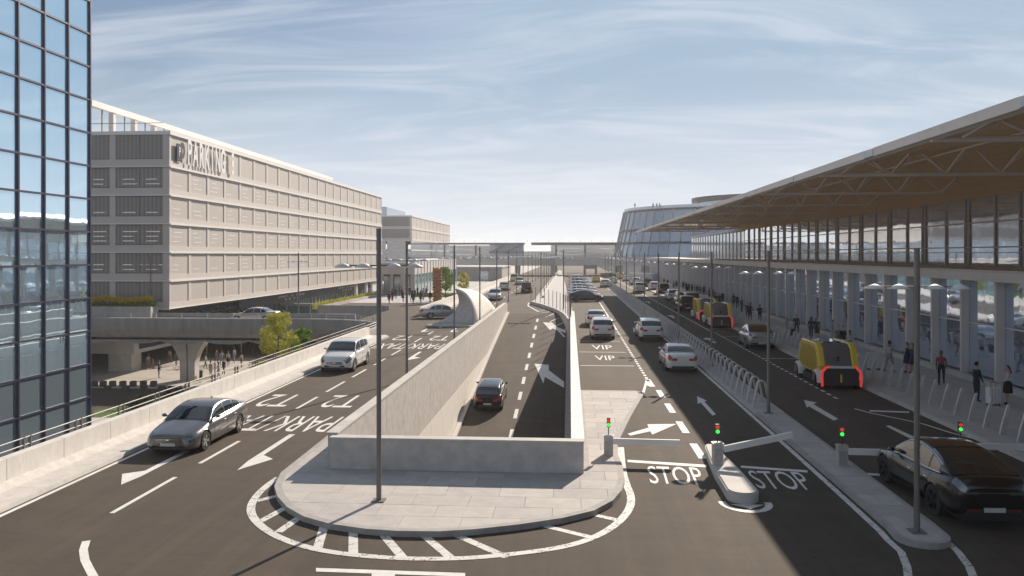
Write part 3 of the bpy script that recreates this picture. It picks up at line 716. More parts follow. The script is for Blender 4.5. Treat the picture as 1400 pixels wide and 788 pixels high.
# gate island
gi = MB(); pts = arc(4.78, 22.5, .43, .43, 180, 360, 12)+[(5.15, 24.6), (4.98, 27.2)]+arc(4.78, 27.6, .18, .18, 0, 180, 5)+[(4.55, 27.1), (4.38, 24.6)]
gi.prism(pts, 0, .26); gi.prism(inset_poly(pts, .04), .26, .30); o = gi.obj('gate_island', M['concrete']); tag(o, 'small raised capsule-shaped concrete island between the two stop lanes', 'island')
ring = arc(4.78, 22.2, .62, .75, 175, 365, 16); b = MB(); b.grid(band(ring, .2, ZM)); mk(b, 'island_outline', M['worn'])
b = MB(); b.flat([(4.35,22.05),(5.25,22.05),(4.8,21.65)], ZM+.002); mk(b, 'chevron_marking', M['worn'])
# gates
def gate(px, py, z, L, ang, lab, tilt=0.0, h=.62, side=1):
    g = G(px, py, z); t = thing('barrier_gate', lab, 'barrier gate', g, R(ang), 'barrier gates across the lanes')
    b = MB(); b.box(-.15, .15, -.14, .14, 0, h); b.box(-.17, .17, -.16, .16, h, h+.03); b.obj('cabinet', M['galv'], t)
    boxo('cabinet_cap', M['steelL'], t, -.13, .13, -.12, .12, h+.03, h+.05)
    boxo('door_panel', M['steelL'], t, -.11, .11, -.155, -.145, .06, h-.12)
    ab = MB(); a0 = (.15*side, -.19, h-.12); a1 = ((.15+L)*side, -.19, h-.12+tilt)
    ab.bar(a0, a1, .1, sq=(.09, .19)); ab.obj('boom_arm', M['white'], t)
    b = MB(); b.bar((0,0,h+.04), (0,0,h+.32), .018, 6); b.obj('signal_post', M['dark'], t)
    b = MB(); b.box(-.06, .06, -.03, .07, h+.3, h+.6); hd = b.obj('signal_head', M['dark'], t)
    for nm, zz, mm in (('red_lamp', h+.52, M['red_on']), ('green_lamp', h+.38, M['green_on'])):
        b = MB(); b.lathe([(.0,-.075),(.045,-.07),(.062,-.04),(.062,-.02)], 12, (0,0,0)); me = b.mesh(nm, mm, True)
        inst(nm, me, hd, (0, -.005, zz), (R(-90), 0, 0))
    return t
gate(832, 622, .15, 2.15, -2, 'barrier gate on the plaza corner with a level white boom over the left stop lane')
gate(981, 634, .30, 2.1, 3, 'barrier gate on the small capsule island with a tilted white boom', tilt=.45)
gate(1151, 637, .15, 2.05, -2, 'barrier gate on the long median with its boom ahead of the big black car')
gate(1313, 633, .0, 2.4, -2, 'barrier gate beyond the big black car, its signal showing over the roof', h=.72)

# ================================================================== LAMP POSTS
def lamp_proto(H, r):
    t = thing('street_lamp', 'x', 'street lamp')
    b = MB(); b.bar((0,0,0), (0,0,.9), r, 10); b.bar((0,0,.9), (0,0,H), r*.92, 10); b.obj('pole', M['steel'], t, smooth='auto')
    b = MB(); b.box(-.17, .17, -.17, .17, 0, .03); b.obj('base_plate', M['steel'], t)
    for s in (-1, 1):
        b = MB(); b.bar((0,0,H-1.0), (s*1.15,0,H-1.0), .022, 6); ar = b.obj('lamp_arm', M['steel'], t)
        for xx in (.42, .98):
            b = MB(); b.lathe([(.0,.10),(.06,.09),(.26,-.01),(.25,-.03),(0,-.025)], 12); inst('lamp_shade', b.mesh('lamp_shade', M['lampw'], True), ar, (s*xx, 0, H-1.03))
    return t
lp = lamp_proto(7.35, .07); first = True
def put_lamp(x, y, z, lab, H=1.0, grp=None, rz=0):
    global first
    if first: lp.location = (x, y, z); lp['label'] = lab; lp['group'] = grp; first = False; o = lp
    else: o = dup(lp, (x, y, z), rz, lab, grp)
    o.scale = (1, 1, H); return o
put_lamp(*G(518,685,.15)[:2], .15, 'tall grey lamp post on the paved nose in front of the ramp parapet', grp='lamp posts along the left road')
xs = -8.72
for i, y in enumerate([42.2, 59.8, 77, 95, 113, 131, 149, 167, 185, 203, 221, 239]):
    put_lamp(xs, y, .15 if y < 91 else 0, 'grey lamp post, %s from the near end beside the ramp retaining wall' % ordn(i), grp='lamp posts along the left road')
for i in range(12):
    put_lamp(-4.6, 128+i*15, .16, 'slim lamp post, %s from the near end of the centre median' % ordn(i), .95, 'lamp posts on the centre median')
put_lamp(-.75, 97, 0, 'single lamp post standing at the far end of the VIP bays', grp='lamp posts on the centre median')
for i in range(13):
    y = 19.75+i*14.3; put_lamp(8.3 if i < 2 else 8.45, y, .15, 'slim lamp post, %s from the near end of the hoop median' % ordn(i), .925, 'lamp posts on the hoop median')
for px, d, lab in ((408, 84, 'grey lamp post standing behind the viaduct in front of the parking building'), (206, 84, 'dark slim lamp post by the yellow flower bed')):
    x, y, _ = XY(px, d); put_lamp(x, y, 0, lab, .95 if px == 408 else .9, 'lamp posts behind the viaduct')

# ================================================================== TERMINAL
tb = thing('terminal_building', 'long glazed airport terminal with grey fins and wooden canopy on trusses', 'building', (21.3, 0, .0))
TX = 21.3
b = MB(); b.box(15.0, 21.2, -60, 240, -.9, .15); b.box(21.2, 60, -60, 240, -.9, .14); sw = struct(b.obj('terminal_pavement', M['sidewalk']))
for k in range(110): ubox('kerb_stone', M['kerbw'], sw, 14.82, 14.998, -8+k*2+.006, -6+k*2-.006, 0, .155)
boxo('plinth', M['concrete'], tb, -.35, .05, -40, 217, .15, .42)
Y0 = -4.4
for i in range(63):
    y = Y0+i*3.52
    ubox('fin', M['fin'], tb, -.14, .28, y-.1, y+.1, .42, 5.46)
    ubox('glass_pane', M['termglass'], tb, .28, .36, y+.12, y+3.40, .42, 5.46)
    if y < 110:
        ubox('transom', M['fin'], tb, .22, .27, y+.1, y+3.42, 3.1, 3.18)
boxo('floor_band', M['fin'], tb, -.75, 7.6, -40, 217, 5.46, 5.98)
boxo('band_nosing', M['bronze'], tb, -.80, -.752, -40, 217, 5.9, 6.02)
UX = 28.8-TX
i = 0; y = -4.0
while y < 133:
    ubox('upper_pane', M['upglass'], tb, UX, UX+.08, y+.08, y+3.46, 6.0, 10.78)
    ubox('mullion', M['bronze'], tb, UX-.13, UX-.02, y-.06, y+.06, 5.98, 10.9)
    if i % 2 == 0: ubox('mullion', M['bronze'], tb, UX-.13, UX-.02, y+.5, y+.6, 5.98, 10.9)
    y += 3.54; i += 1
for zz in (7.25, 9.0): boxo('transom', M['bronze'], tb, UX-.12, UX-.01, -4, 133, zz, zz+.09)
boxo('balustrade', M['bronze'], tb, UX-.5, UX-.45, -4, 133, 6.9, 6.95)
boxo('interior_block', M['dark'], tb, UX+.3, 40, -40, 133, .2, 10.8)
# soffit boards running along the building
SOF = [(12.75,10.98),(13.9,11.25),(15,11.48),(16.2,11.68),(17.6,11.86),(19,11.98),(20.5,12.02),(22,11.95),(23.5,11.82),(25,11.6),(26.5,11.3),(27.8,11.02),(29.0,10.76)]
for k, (a, c) in enumerate(zip(SOF, SOF[1:])):
    b = MB(); g = .03
    b.add([(a[0]-TX+g,-12,a[1]),(c[0]-TX-g,-12,c[1]),(c[0]-TX-g,134,c[1]),(a[0]-TX+g,134,a[1])]+[(a[0]-TX+g,-12,a[1]+.06),(c[0]-TX-g,-12,c[1]+.06),(c[0]-TX-g,134,c[1]+.06),(a[0]-TX+g,134,a[1]+.06)], [(0,3,2,1),(4,5,6,7),(0,1,5,4),(1,2,6,5),(2,3,7,6),(3,0,4,7)])
    b.obj('soffit_board', M['wood'] if k > 1 else M['roofmetal'], tb)
b = MB(); rt = [(12.4,11.12),(16,11.85),(20.5,12.25),(26,11.9),(34,11.9),(70,12.6)]
b.grid([[(x-TX,-12,z) for x, z in rt],[(x-TX,150,z) for x, z in rt]]); b.grid([[(x-TX,-12,z-.12) for x, z in rt],[(x-TX,150,z-.12) for x, z in rt]])
b.obj('roof_sheet', M['roofmetal'], tb)
for k in range(14):
    y0 = -12+k*11.6
    ubox('fascia', M['roofmetal'], tb, 12.32-TX, 12.5-TX, y0+.02, y0+10.6, 10.8, 11.14)
    ubox('fascia_clip', M['galv'], tb, 12.30-TX, 12.5-TX, y0+10.62, y0+11.58, 10.82, 11.12)
boxo('edge_beam', M['truss'], tb, 12.5-TX, 12.75-TX, -12, 150, 10.8, 10.98)
# trusses
def soz(x):
    for a, c in zip(SOF, SOF[1:]):
        if a[0] <= x <= c[0]: return a[1]+(c[1]-a[1])*(x-a[0])/(c[0]-a[0])
    return 11
cb = MB(); cb.bar((12.6-TX,0,10.82), (24.3-TX,0,10.82), .11, 8); chm = cb.mesh('roof_truss', M['truss'], 'auto')
webs = []
for nx in (13.6, 16.1, 18.75, 21.4, 24.15):
    for dxn, dyn in ((-1.15, 0), (1.15, 0), (-.25, 1.5), (.25, -1.5)):
        tx = nx+dxn
        if tx < 12.8: continue
        wb_ = MB(); wb_.bar((nx-TX,0,10.86), (tx-TX,dyn,soz(tx)-.02), .055, 6); webs.append(wb_.mesh('web_member', M['truss'], 'auto'))
for k in range(13):
    y = -8.7+12.5*k
    if y > 150: break
    t = inst('roof_truss', chm, tb, (0, y, 0))
    for w in webs: inst('web_member', w, t)
b = MB(); b.bar((12.9-TX,-12,10.92),(12.9-TX,150,10.92),.08,8); b.bar((18.75-TX,-12,11.86),(18.75-TX,150,11.86),.06,6); b.obj('purlin', M['truss'], tb)
# low frosted extension
for k in range(18): ubox('frosted_panel', M['farglass'], tb, UX+.05, UX+.15, 134+k*3.2+.05, 134+(k+1)*3.2-.05, 5.98, 10.6); ubox('mullion', M['steelL'], tb, UX-.05, UX+.05, 134+k*3.2-.07, 134+k*3.2+.07, 5.98, 10.7)
boxo('extension_roof', M['concrete'], tb, UX-.2, 30, 134, 192, 10.7, 11.0)
boxo('extension_core', M['fin'], tb, UX+.3, 30, 134, 192, .2, 10.68)
boxo('end_wall', M['fin'], tb, .3, UX+.28, 214, 217, .2, 5.4)
# leaning bollards
bb = MB()
for k, (w0, w1) in enumerate(((.10, .10),)):
    # blade: wide at the foot, narrow at the top, leaning toward the building
    rows = [[(-.11,-.05,0),(.11,-.05,0),(.11,.05,0),(-.11,.05,0)], [(.02,-.045,.55),(.17,-.045,.55),(.17,.045,.55),(.02,.045,.55)], [(.17,-.035,1.08),(.255,-.035,1.08),(.255,.035,1.08),(.17,.035,1.08)], [(.19,-.025,1.12),(.25,-.025,1.12),(.25,.025,1.12),(.19,.025,1.12)]]
    bb.grid(rows, close=True); bb.add(rows[-1], [(0,1,2,3)])
bm_ = bb.mesh('bollard', M['galv'], 'auto')
for i in range(92):
    y = 26.0+i*1.17
    o = inst('bollard', bm_, None, (15.95, y, .15), (0,0,0)); tag(o, 'leaning grey steel bollard, %s from the near end of the terminal kerb' % ordn(i), 'bollard', 'leaning bollards along the terminal kerb')

# ================================================================== PARKING BUILDING
def parking(name, label, X, Y, zs, ztop, zbot, nb, bay, wfront, nf, Mf, bayf):
    """X right facade plane, Y front plane; facade runs to +Y, front runs to -X"""
    t = thing(name, label, 'building', (X, Y, 0))
    L = nb*bay
    nfl = len(zs)-1
    for f in range(nfl):
        z0, z1 = zs[f], zs[f+1]
        boxo('floor_band', M['beige'], t, -.28, .10, 0, L, z0, z0+.62)
        boxo('ledge', M['white'], t, .0, .24, -.05, L, z0-.14 if f else z0-.02, z0+.0+.02)
        for i in range(nb+1):
            y = i*bay; ubox('pier', M['beige'], t, -.2, .07, max(0, y-.28), min(L, y+.28), z0+.62, z1-.14)
        for i in range(nb):
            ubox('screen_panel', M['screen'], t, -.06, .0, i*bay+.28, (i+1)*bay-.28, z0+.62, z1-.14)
            if 0 < f < nfl-1 and i < 14:
                for k in range(random.choice((1, 2, 3))):
                    yy = i*bay+.7+random.random()*.5; zz = z0+1.1+k*.5
                    if zz < z1-.4: ubox('strip_light', M['striplight'], t, .002, .012, yy, yy+random.uniform(1, 2.0), zz, zz+.06)
        # shaded front
        boxo('front_band', M['beige'], t, -wfront, .1-.001, -.1, .2, z0, z0+.75)
        boxo('front_ledge', M['white'], t, -wfront, .2, -.2, -.1, z0-.1, z0+.02)
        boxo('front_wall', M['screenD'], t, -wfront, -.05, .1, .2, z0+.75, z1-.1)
        for i in range(int(wfront/bayf)+1):
            x = -i*bayf
            ubox('front_pier', M['beige'], t, x-.65, x, -.04, .08, z0+.75, z1-.1)
            if i < int(wfront/bayf):
                for k in range(2):
                    xx = x-.7-k*(bayf-.7)/2
                    ubox('front_panel', M['screenD'], t, xx-(bayf-.8)/2, xx, .02, .06, z0+.85, z1-.15)
                    if 0 < f < nfl-1:
                        for q in range(f % 3+1):
                            zz = z0+1.15+q*.5; ubox('strip_light', M['striplight'], t, xx-1.8, xx-.5+random.uniform(-.3, .3), .004, .018, zz, zz+.07)
    zt = zs[-1]
    boxo('coping', M['white'], t, -wfront-.1, .22, -.12, L, zt-.13, zt+.26)
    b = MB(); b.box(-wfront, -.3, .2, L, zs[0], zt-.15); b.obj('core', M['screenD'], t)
    return t
ZS = [1.0, 4.0, 7.05, 10.1, 13.15, 16.2, 19.7]
pk = parking('parking_building', 'long beige six storey car park with white roof letters and mesh screens', -42.6, 82, ZS, 19.7, 1.0, 21, 4.57, 36, 5, None, 5.9)
# roof sheet rising behind the front edge, on posts
rb = MB(); 
rb.add([(-30,20,23.4),(-30,20,23.75),(-1.4,-1,20.55),(-1.4,-1,20.9)],[])
rb2 = MB(); rb2.box(-34, -1.2, 1, 96, 20.6, 21.0)
# white roof edge line recedes over the facade
boxo('roof_beam', M['white'], pk, -8.3, -7.6, -1.5, 84, 22.45, 23.1)
for i in range(19): ubox('roof_post', M['fin'], pk, -8.25, -7.7, 2.6+i*4.4, 3.1+i*4.4, 19.9, 22.45); ubox('roof_strut', M['steel'], pk, -8.05, -7.95, .9+i*4.4, 1.0+i*4.4, 19.9, 22.45)
boxo('roof_rail', M['steel'], pk, -20, -1, .6, .65, 20.9, 20.96)
# lettering
for k, ch in enumerate('PARKING 8'):
    if ch == ' ': continue
    me = text_mesh(ch, 3.1, M['signwhite'], .03, 'roof_letter', bold=.07)
    inst('roof_letter', me, pk, (.36, 3.9+k*1.42, 18.0), (R(90), 0, R(90)), (.58, 1.28, 1))
sg = boxo('pictogram_sign', M['signdark'], pk, .2, .30, 1.2, 2.3, 16.9, 18.8)
me = text_mesh('P', 1.5, M['signwhite'], .01, 'sign_letter'); inst('sign_letter', me, sg, (.32, 1.75, 17.9), (R(90), 0, R(90)), (.6, 1, 1))
boxo('ground_floor_wall', M['signdark'], pk, -20, -3.6, 0.5, 96, -3.4, 1.0)
b = MB(); b.box(-34, -.4, .6, 95.5, .7, .98); b.obj('underside', M['signdark'], pk)
for i in range(46): ubox('shop_pane', M['tealglass'], pk, -3.6, -3.5, 8+i*1.9+.05, 8+i*1.9+1.8, -3.3, -.3); ubox('shop_mullion', M['steelL'], pk, -3.5, -3.3, 8+i*1.9-.05, 8+i*1.9+.05, -3.4, -.3)
boxo('dark_fascia', M['signdark'], pk, -1.0, -.8, 20, 95, -.45, .7)
for y in (40.0, 71.0):
    for txt, z, w in (('DEPARTS   LES   NIVEAUX', .38, 1.0), ('P1  P2   P3  P4', -.12, 1.0)):
        me = text_mesh(txt, .78, M['signwhite'], .01, 'sign_letters', 1.15); me_o = inst('sign_letters', me, pk, (-.78, y, z), (R(90), 0, R(90)), (1.15, .62, 1)); me_o['kind'] = 'stuff'
for y0, y1 in ((76, 76.8), (84, 84.8), (89, 95)): ubox('white_column', M['white'], pk, -.75, -.3, y0, y1, -3.4, .7)
# second building behind
p2 = parking('parking_building', 'farther beige car park with pale glass storeys below, behind the big one', -50, 249.5, [11.2, 15.0, 18.9], 18.9, 11.2, 10, 8, 44, 5, None, 14)
for i in range(11): ubox('glass_panel', M['farglass'], p2, -.3, -.2, i*7.2, i*7.2+7.0, 5.0, 11.0)
for i in range(6): ubox('glass_panel', M['farglass'], p2, -44+i*7.2, -37.2+i*7.2, .3, .4, 5.0, 11.0)
for zz in (5.0, 8.0, 11.0): boxo('floor_line', M['white'], p2, -44, -.1, .1, 79, zz, zz+.25)
boxo('lower_core', M['screen'], p2, -43, -.5, .6, 79, 0, 5)
for i in range(12): ubox('roof_glass', M['farglass'], p2, -30+i*1.8, -28.3+i*1.8, 1, 1.1, 19.1, 22.0); ubox('roof_mullion', M['bronze'], p2, -30.1+i*1.8, -30+i*1.8, .9, 1.1, 19.1, 22.1)
boxo('roof_room', M['farglass'], p2, -30, -8.3, 1.2, 30, 19.1, 21.9)
# podium with teal glass
pd = thing('podium_building', 'low beige building with teal glass ground storey beside the far plaza', 'building', (-26.2, 133, 0))
boxo('wall', M['beige'], pd, -5.4, 0, 0, 50, 3.4, 5.7); boxo('coping', M['white'], pd, -5.4, .1, -.1, 50, 5.7, 5.85)
for i in range(16): ubox('glass_pane', M['tealglass'], pd, -.1, .05, i*3.1+.06, i*3.1+3.04, 0, 3.4)
for i in range(17): ubox('fin', M['white'], pd, .0, .14, i*3.1-.05, i*3.1+.05, 0, 5.7)
boxo('core', M['dark'], pd, -5.3, -.3, .3, 50, 0, 3.4)
boxo('canopy', M['white'], pd, -5.6, -.6, -3, -.1, 5.3, 5.55)
for i in range(3): ubox('entrance_pane', M['farglass'], pd, -5.2+i*1.75, -4.1+i*1.75, .1, .2, 0, 3.1); ubox('entrance_pier', M['bronze'], pd, -4.1+i*1.75, -3.6+i*1.75, -.1, .2, 0, 3.4)
for x in (-5.2, -1.4): ubox('canopy_column', M['bronze'], pd, x, x+.35, -2.8, -2.5, 0, 5.3)

# ================================================================== GLASS TOWER
gt = thing('glass_tower', 'tall mirror glass office tower with plum mullions at left edge', 'building', (-26, 41.5, -6))
PW, PH = 1.885, 1.79
zc0 = 16.97+6-8*0
zbase = zc0-12*PH
for i in range(15):
    for k in range(-1, 18):
        z = zbase+k*PH
        if z+PH > 31 or z < 0: continue
        tilt = random.uniform(-.0035, .0035)
        o = ubox('glass_pane', M['towerglass'], gt, -.12, -.04, -(i+1)*PW+.05, -i*PW-.05, z+.05, z+PH-.05); o.rotation_euler = (0, tilt, random.uniform(-.0035, .0035))
for i in range(16): ubox('mullion', M['mullion'], gt, -.06, .06, -i*PW-.045, -i*PW+.045, 0, 31)
for k in range(0, 18):
    z = zbase+k*PH
    if 0 < z < 31: ubox('transom', M['mullion'], gt, -.05, .05, -15*PW, 0, z-.045, z+.045)
boxo('core', M['dark'], gt, -30, -.14, -60, -.02, 0, 31); boxo('roof_edge', M['mullion'], gt, -30, .1, -60, .05, 31, 31.5)
boxo('side_cladding', M['towerglass'], gt, -30, -60*0-.02, -60, -15*PW-.07, 0, 31)
b = MB(); b.box(-60, -17.1, 46, 59.5, -5.99, -5.9); struct(b.obj('lower_path', M['concrete']))

# ================================================================== FAR STRUCTURES
fv = thing('far_viaduct', 'pale concrete road viaduct crossing far ahead above the carriageways', 'bridge', (0, 252, 0))
boxo('deck', M['concrete'], fv, -120, 60, 0, 14, 3.4, 4.6); boxo('parapet', M['concrete'], fv, -120, 60, -.3, 0, 3.2, 6.0); boxo('rail', M['steel'], fv, -120, 60, -.4, -.3, 6.3, 6.4)
for x in (-60, -40, -17.5, -6, 15.5): ubox('bridge_pier', M['concrete'], fv, x, x+1.2, 2, 12, -1, 3.4)
ab = thing('abutment_building', 'dark grey low building with windows behind the white road wall', 'building', (-60, 205, 0))
boxo('wall', M['grayconc'], ab, 0, 42.5, 0, 30, -1, 3.3); boxo('roof_edge', M['concrete'], ab, -.2, 42.7, -.3, 30, 3.3, 3.6)
for i in range(7): ubox('window', M['farglass'], ab, 3+i*5.6, 5.4+i*5.6, -.06, -.01, .2, 2.4)
ub = thing('overhead_bridge', 'thin dark pedestrian bridge spanning high across the whole road', 'bridge', (0, 300, 0))
boxo('deck', M['steel'], ub, -66, -17, 0, 3, 10.5, 11.2); boxo('deck', M['steel'], ub, -14.5, 30, 0, 3, 10.3, 11.3)
for x in (-60, -48, -36, -5.5, 5.4, 17): ubox('bridge_column', M['steel'], ub, x, x+.7, 1, 2, 0, 10.3)
for x in range(-64, 30, 4): ubox('handrail_post', M['steel'], ub, x, x+.08, 0, .1, 11.3, 12.3)
gbx = thing('glazed_bridge', 'blue glazed bridge box with cross bracing standing on a dark pillar', 'bridge', (0, 268, 0))
boxo('glass_side', M['farglass'], gbx, -27, -15.6, 0, 3, 5.2, 10.3)
for zz in (5.0, 7.2, 10.1): ubox('bridge_beam', mat('blue_steel', (.10,.16,.26), .5), gbx, -27.2, -15.4, -.2, 3.1, zz, zz+.45)
for a, c in ((-27,-21.5),(-21.5,-15.8)):
    b = MB(); b.bar((a,-.15,7.4),(c,-.15,10.1),.14,6); b.obj('brace', M['steel'], gbx)
boxo('pillar', M['dark'], gbx, -18.0, -16.7, 1, 2.2, -1, 10.4)
gs = thing('gantry_sign', 'small dark portal frame sign standing behind the parked row', 'sign', (4.0, 215, 0))
for x in (0, 3): ubox('portal_leg', M['steel'], gs, x-.3, x+.3, 0, .4, 0, 2.9)
boxo('portal_beam', M['steel'], gs, -.3, 3.3, -.02, .42, 2.9, 3.9)
# hazy skyline blocks
hs_ = [(-150,480,60,14),(-90,520,50,18),(-45,560,36,12),(-5,500,30,11),(28,520,40,15),(75,560,50,20),(-230,600,70,22),(-15,640,60,21)]
words = ['leftmost wide','pale','low','small central','stepped','tall right','hidden leftmost','farthest']
for (x, y, w, h), wd in zip(hs_, words):
    t = thing('distant_building', wd+' hazy white building on the far horizon', 'building', (x, y, 0), 0, 'hazy buildings on the horizon')
    h = h*.62+1.5; boxo('wall', M['concrete'], t, 0, w, 0, 20, -6, h); 
    for k in range(3): ubox('window_band', M['farglass'], t, .5, w-.5, -.1, -.02, h*.2+k*h*.27, h*.2+k*h*.27+h*.1)
# curved glass headquarters
cg = thing('curved_glass_building', 'rounded four storey glass building with leaning facade behind the canopy', 'building', (64, 290, 0))
def ell(t, z):
    k = 1-.075*((z-5)/17)**1.0
    return (-48*k*math.cos(t), -42*k*math.sin(t), z)
LV = [5.2, 10.6, 14.9, 21.6]
NT = 22
for lv in range(3):
    z0, z1 = LV[lv], LV[lv+1]
    for i in range(-6, NT-6):
        t0, t1 = R(i*5.2+.12), R((i+1)*5.2-.12)
        b = MB(); b.grid([[ell(t0, z0+.25), ell(t1, z0+.25)], [ell(t0, z1-.15), ell(t1, z1-.15)]]); b.obj('curved_pane', M['farglass'], cg)
for z in LV+[15.0]:
    b = MB(); ps = [ell(R(a), z) for a in range(-40, 100, 4)]
    b.grid([[(p[0]*1.008, p[1]*1.008, z-.3) for p in ps], [(p[0]*1.008, p[1]*1.008, z+.35) for p in ps], [(p[0]*.9, p[1]*.9, z+.35) for p in ps]]); b.obj('floor_line', M['mullion'], cg)
for i in range(-6, NT-6):
    b = MB(); p = ell(R(i*5.2), 5.3); q = ell(R(i*5.2), 21.6); b.bar([c*1.004 for c in p[:2]]+[p[2]], [c*1.004 for c in q[:2]]+[q[2]], .16, 4); b.obj('curved_mullion', M['steelL'], cg)
b = MB(); ps = [ell(R(a), 5.3) for a in range(0, 360, 8)]; b.prism([(p[0]*.97, p[1]*.97) for p in ps], 4.6, 5.3); b.prism([(p[0]*.80, p[1]*.80) for p in ps], 0, 21.4); b.obj('core', M['fin'], cg)
b = MB(); ps = [(-36+0*a, 0) for a in (0,)]
cr_ = [(-24*math.cos(R(a))+6, -22*math.sin(R(a)), 0) for a in range(-40, 221, 6)]
b.prism([(p[0], p[1]) for p in cr_], 21.7, 25.4); b.obj('crown_glass', M['farglass'], cg)
b = MB(); b.prism([(p[0]*1.12, p[1]*1.12) for p in cr_], 25.4, 26.9); b.box(2, 14, -18, -6, 26.9, 27.8); b.box(18, 30, -16, -4, 26.9, 28.0); b.obj('crown_roof', M['dark'], cg, smooth='auto')
b = MB(); ps = [ell(R(a), 21.6) for a in range(-40, 100, 4)]; b.grid([[(p[0],p[1],21.9) for p in ps],[(p[0],p[1],22.9) for p in ps]]); b.obj('roof_balustrade', M['farglass'], cg)
# curved white ramp walls far right
b = MB(); wallband(b, smooth([(14,150+40),(20,187),(21,200),(16,212)]), .4, 0, 2.2); tag(b.obj('curved_ramp_wall', M['parapet']), 'short curved white ramp wall at the far end of the taxi lane', 'wall')

# ================================================================== VEGETATION
def leafcloud(name, par, m, clumps, n, size, seed=1, flat=1.0):
    rnd = random.Random(seed); b = MB()
    for _ in range(n):
        c = rnd.choice(clumps)
        u = Vector((rnd.gauss(0,1), rnd.gauss(0,1), rnd.gauss(0,1))).normalized()*(rnd.random()**.45)*c[3]
        p = Vector(c[:3])+Vector((u.x, u.y, u.z*flat))
        a = Vector((rnd.gauss(0,1), rnd.gauss(0,1), rnd.gauss(0,.6))).normalized(); w = a.orthogonal().normalized(); s = size*rnd.uniform(.6, 1.4)
        b.add([p-a*s, p+w*s*.45, p+a*s, p-w*s*.45], [(0,1,2,3)])
    return b.obj(name, m, par)
def tree(loc, h, rad, m, label, n=1600, lo=.25, size=.16, seed=1, grp=None, name='tree'):
    t = thing(name, label, 'tree', loc, 0, grp); rnd = random.Random(seed)
    b = MB(); b.bar((0,0,0),(.05,0,h*lo),.07*h/4,7,.05*h/4); b.bar((.05,0,h*lo),(0,.05,h*.85),.05*h/4,6,.015)
    clumps = []
    for k in range(13):
        z = h*(lo+.05+(.9-lo)*k/12); a = k*2.4; rr = rad*math.sin(PI*(.12+.8*k/12))**.8
        e = (math.cos(a)*rr*.62, math.sin(a)*rr*.62, z+.1*h*rnd.random()); b.bar((0,0,z-.12*h), e, .02*h/4, 5, .008); clumps.append((*e, rad*rnd.uniform(.28,.46)))
    b.obj('trunk', M['bark'], t); leafcloud('crown', t, m, clumps, n, size, seed); return t
x, y, _ = XY(380, 62); tree((x, y, -6), 7.9, 1.9, M['leafY'], 'yellow green young tree rising beside the left parapet', 5200, .2, .115, 3)
x, y, _ = XY(352, 60); tree((x, y, -6), 4.6, 1.3, M['leafY'], 'smaller sparse yellow tree left of the taller yellow green one', 1500, .3, .11, 8)
x, y, _ = XY(415, 60); tree((x, y, -6), 6.9, 1.25, M['leafG'], 'bright green leafy shrub just behind the left parapet rail', 1500, .4, .15, 5)
x, y, _ = XY(609, 118); tree((x, y, 0), 4.6, 1.5, M['leafG'], 'round green tree directly behind the orange tower sculpture', 1400, .3, .17, 6)
x, y, _ = XY(634, 122); tree((x, y, 0), 3.9, 1.1, M['leafY'], 'slim pale yellow green tree right of the orange tower sculpture', 900, .3, .15, 7)
for i, (px, d) in enumerate(((282,97),(301,104),(320,110),(329,97),(346,104),(339,113),(313,117),(293,112))):
    x, y, _ = XY(px, d); t = thing('pine_tree', ('%s slim dark trunk from the left on the brown soil bed under the viaduct' % ordn(i)).replace('nearest', 'first'), 'tree', (x, y, -6), 0, 'slim trees on the soil bed')
    b = MB(); b.bar((0,0,0),(.1,0,4.4),.12,6,.08); b.obj('trunk', M['bark'], t); leafcloud('crown', t, M['leafD'], [(0,0,4.6,1.3),(.8,.3,4.9,1)], 260, .22, i)
fl = thing('flower_bed', 'raised bed of bright yellow flowers in front of the car park corner', 'flower bed')
bx0, by0, _ = XY(110, 82); bx1, by1, _ = XY(196, 81.5)
boxo('planter', M['concrete'], fl, bx0-4, bx1+.2, 79.6, 81.15, 0, 1.35)
leafcloud('foliage', fl, M['leafG'], [(bx0-4+(bx1-bx0+4)*k/14, 80.4, 1.55, .5) for k in range(15)], 1500, .12, 4, .8)
leafcloud('blossom', fl, M['flower'], [(bx0-4+(bx1-bx0+3.6)*k/14, 80.4, 2.05+.12*math.sin(k), .5) for k in range(15)], 3600, .09, 5, .8)
hd = leafcloud('hedge_row', None, M['leafY'], [(-31.9, 98+i*1.1, .3, .5) for i in range(60)], 4200, .15, 9); tag(hd, 'low yellow green hedge row along the edge of the sunken forecourt', 'hedge')
hd = leafcloud('grass_strip', None, M['leafG'], [(XY(566+i*3.0, 128)[0], XY(566, 128)[1], .3, .8) for i in range(26)], 2600, .14, 10, .5); tag(hd, 'bright green planted strip at the foot of the teal glass wall', 'planting')
for i, (px, d, h) in enumerate(((205,66,1.2),(196,66.5,1.0),(188,66,.8),(236,71,1.1))):
    x, y, _ = XY(px, d); s = leafcloud('dark_shrub', None, M['leafD'], [(x+dx_, y+dy_, -6+.4*h, .6*h) for dx_, dy_ in ((0,0),(.6,.2),(-.5,.3),(.2,-.4))], 900, .13, 20+i)
    tag(s, ['largest dark shrub on the lower level left of the pier','middle dark shrub on the lower level beside the largest','smallest dark shrub at the edge of the lawn','dark shrub between the pier foot and the handrail'][i], 'shrub', 'dark shrubs below the road')
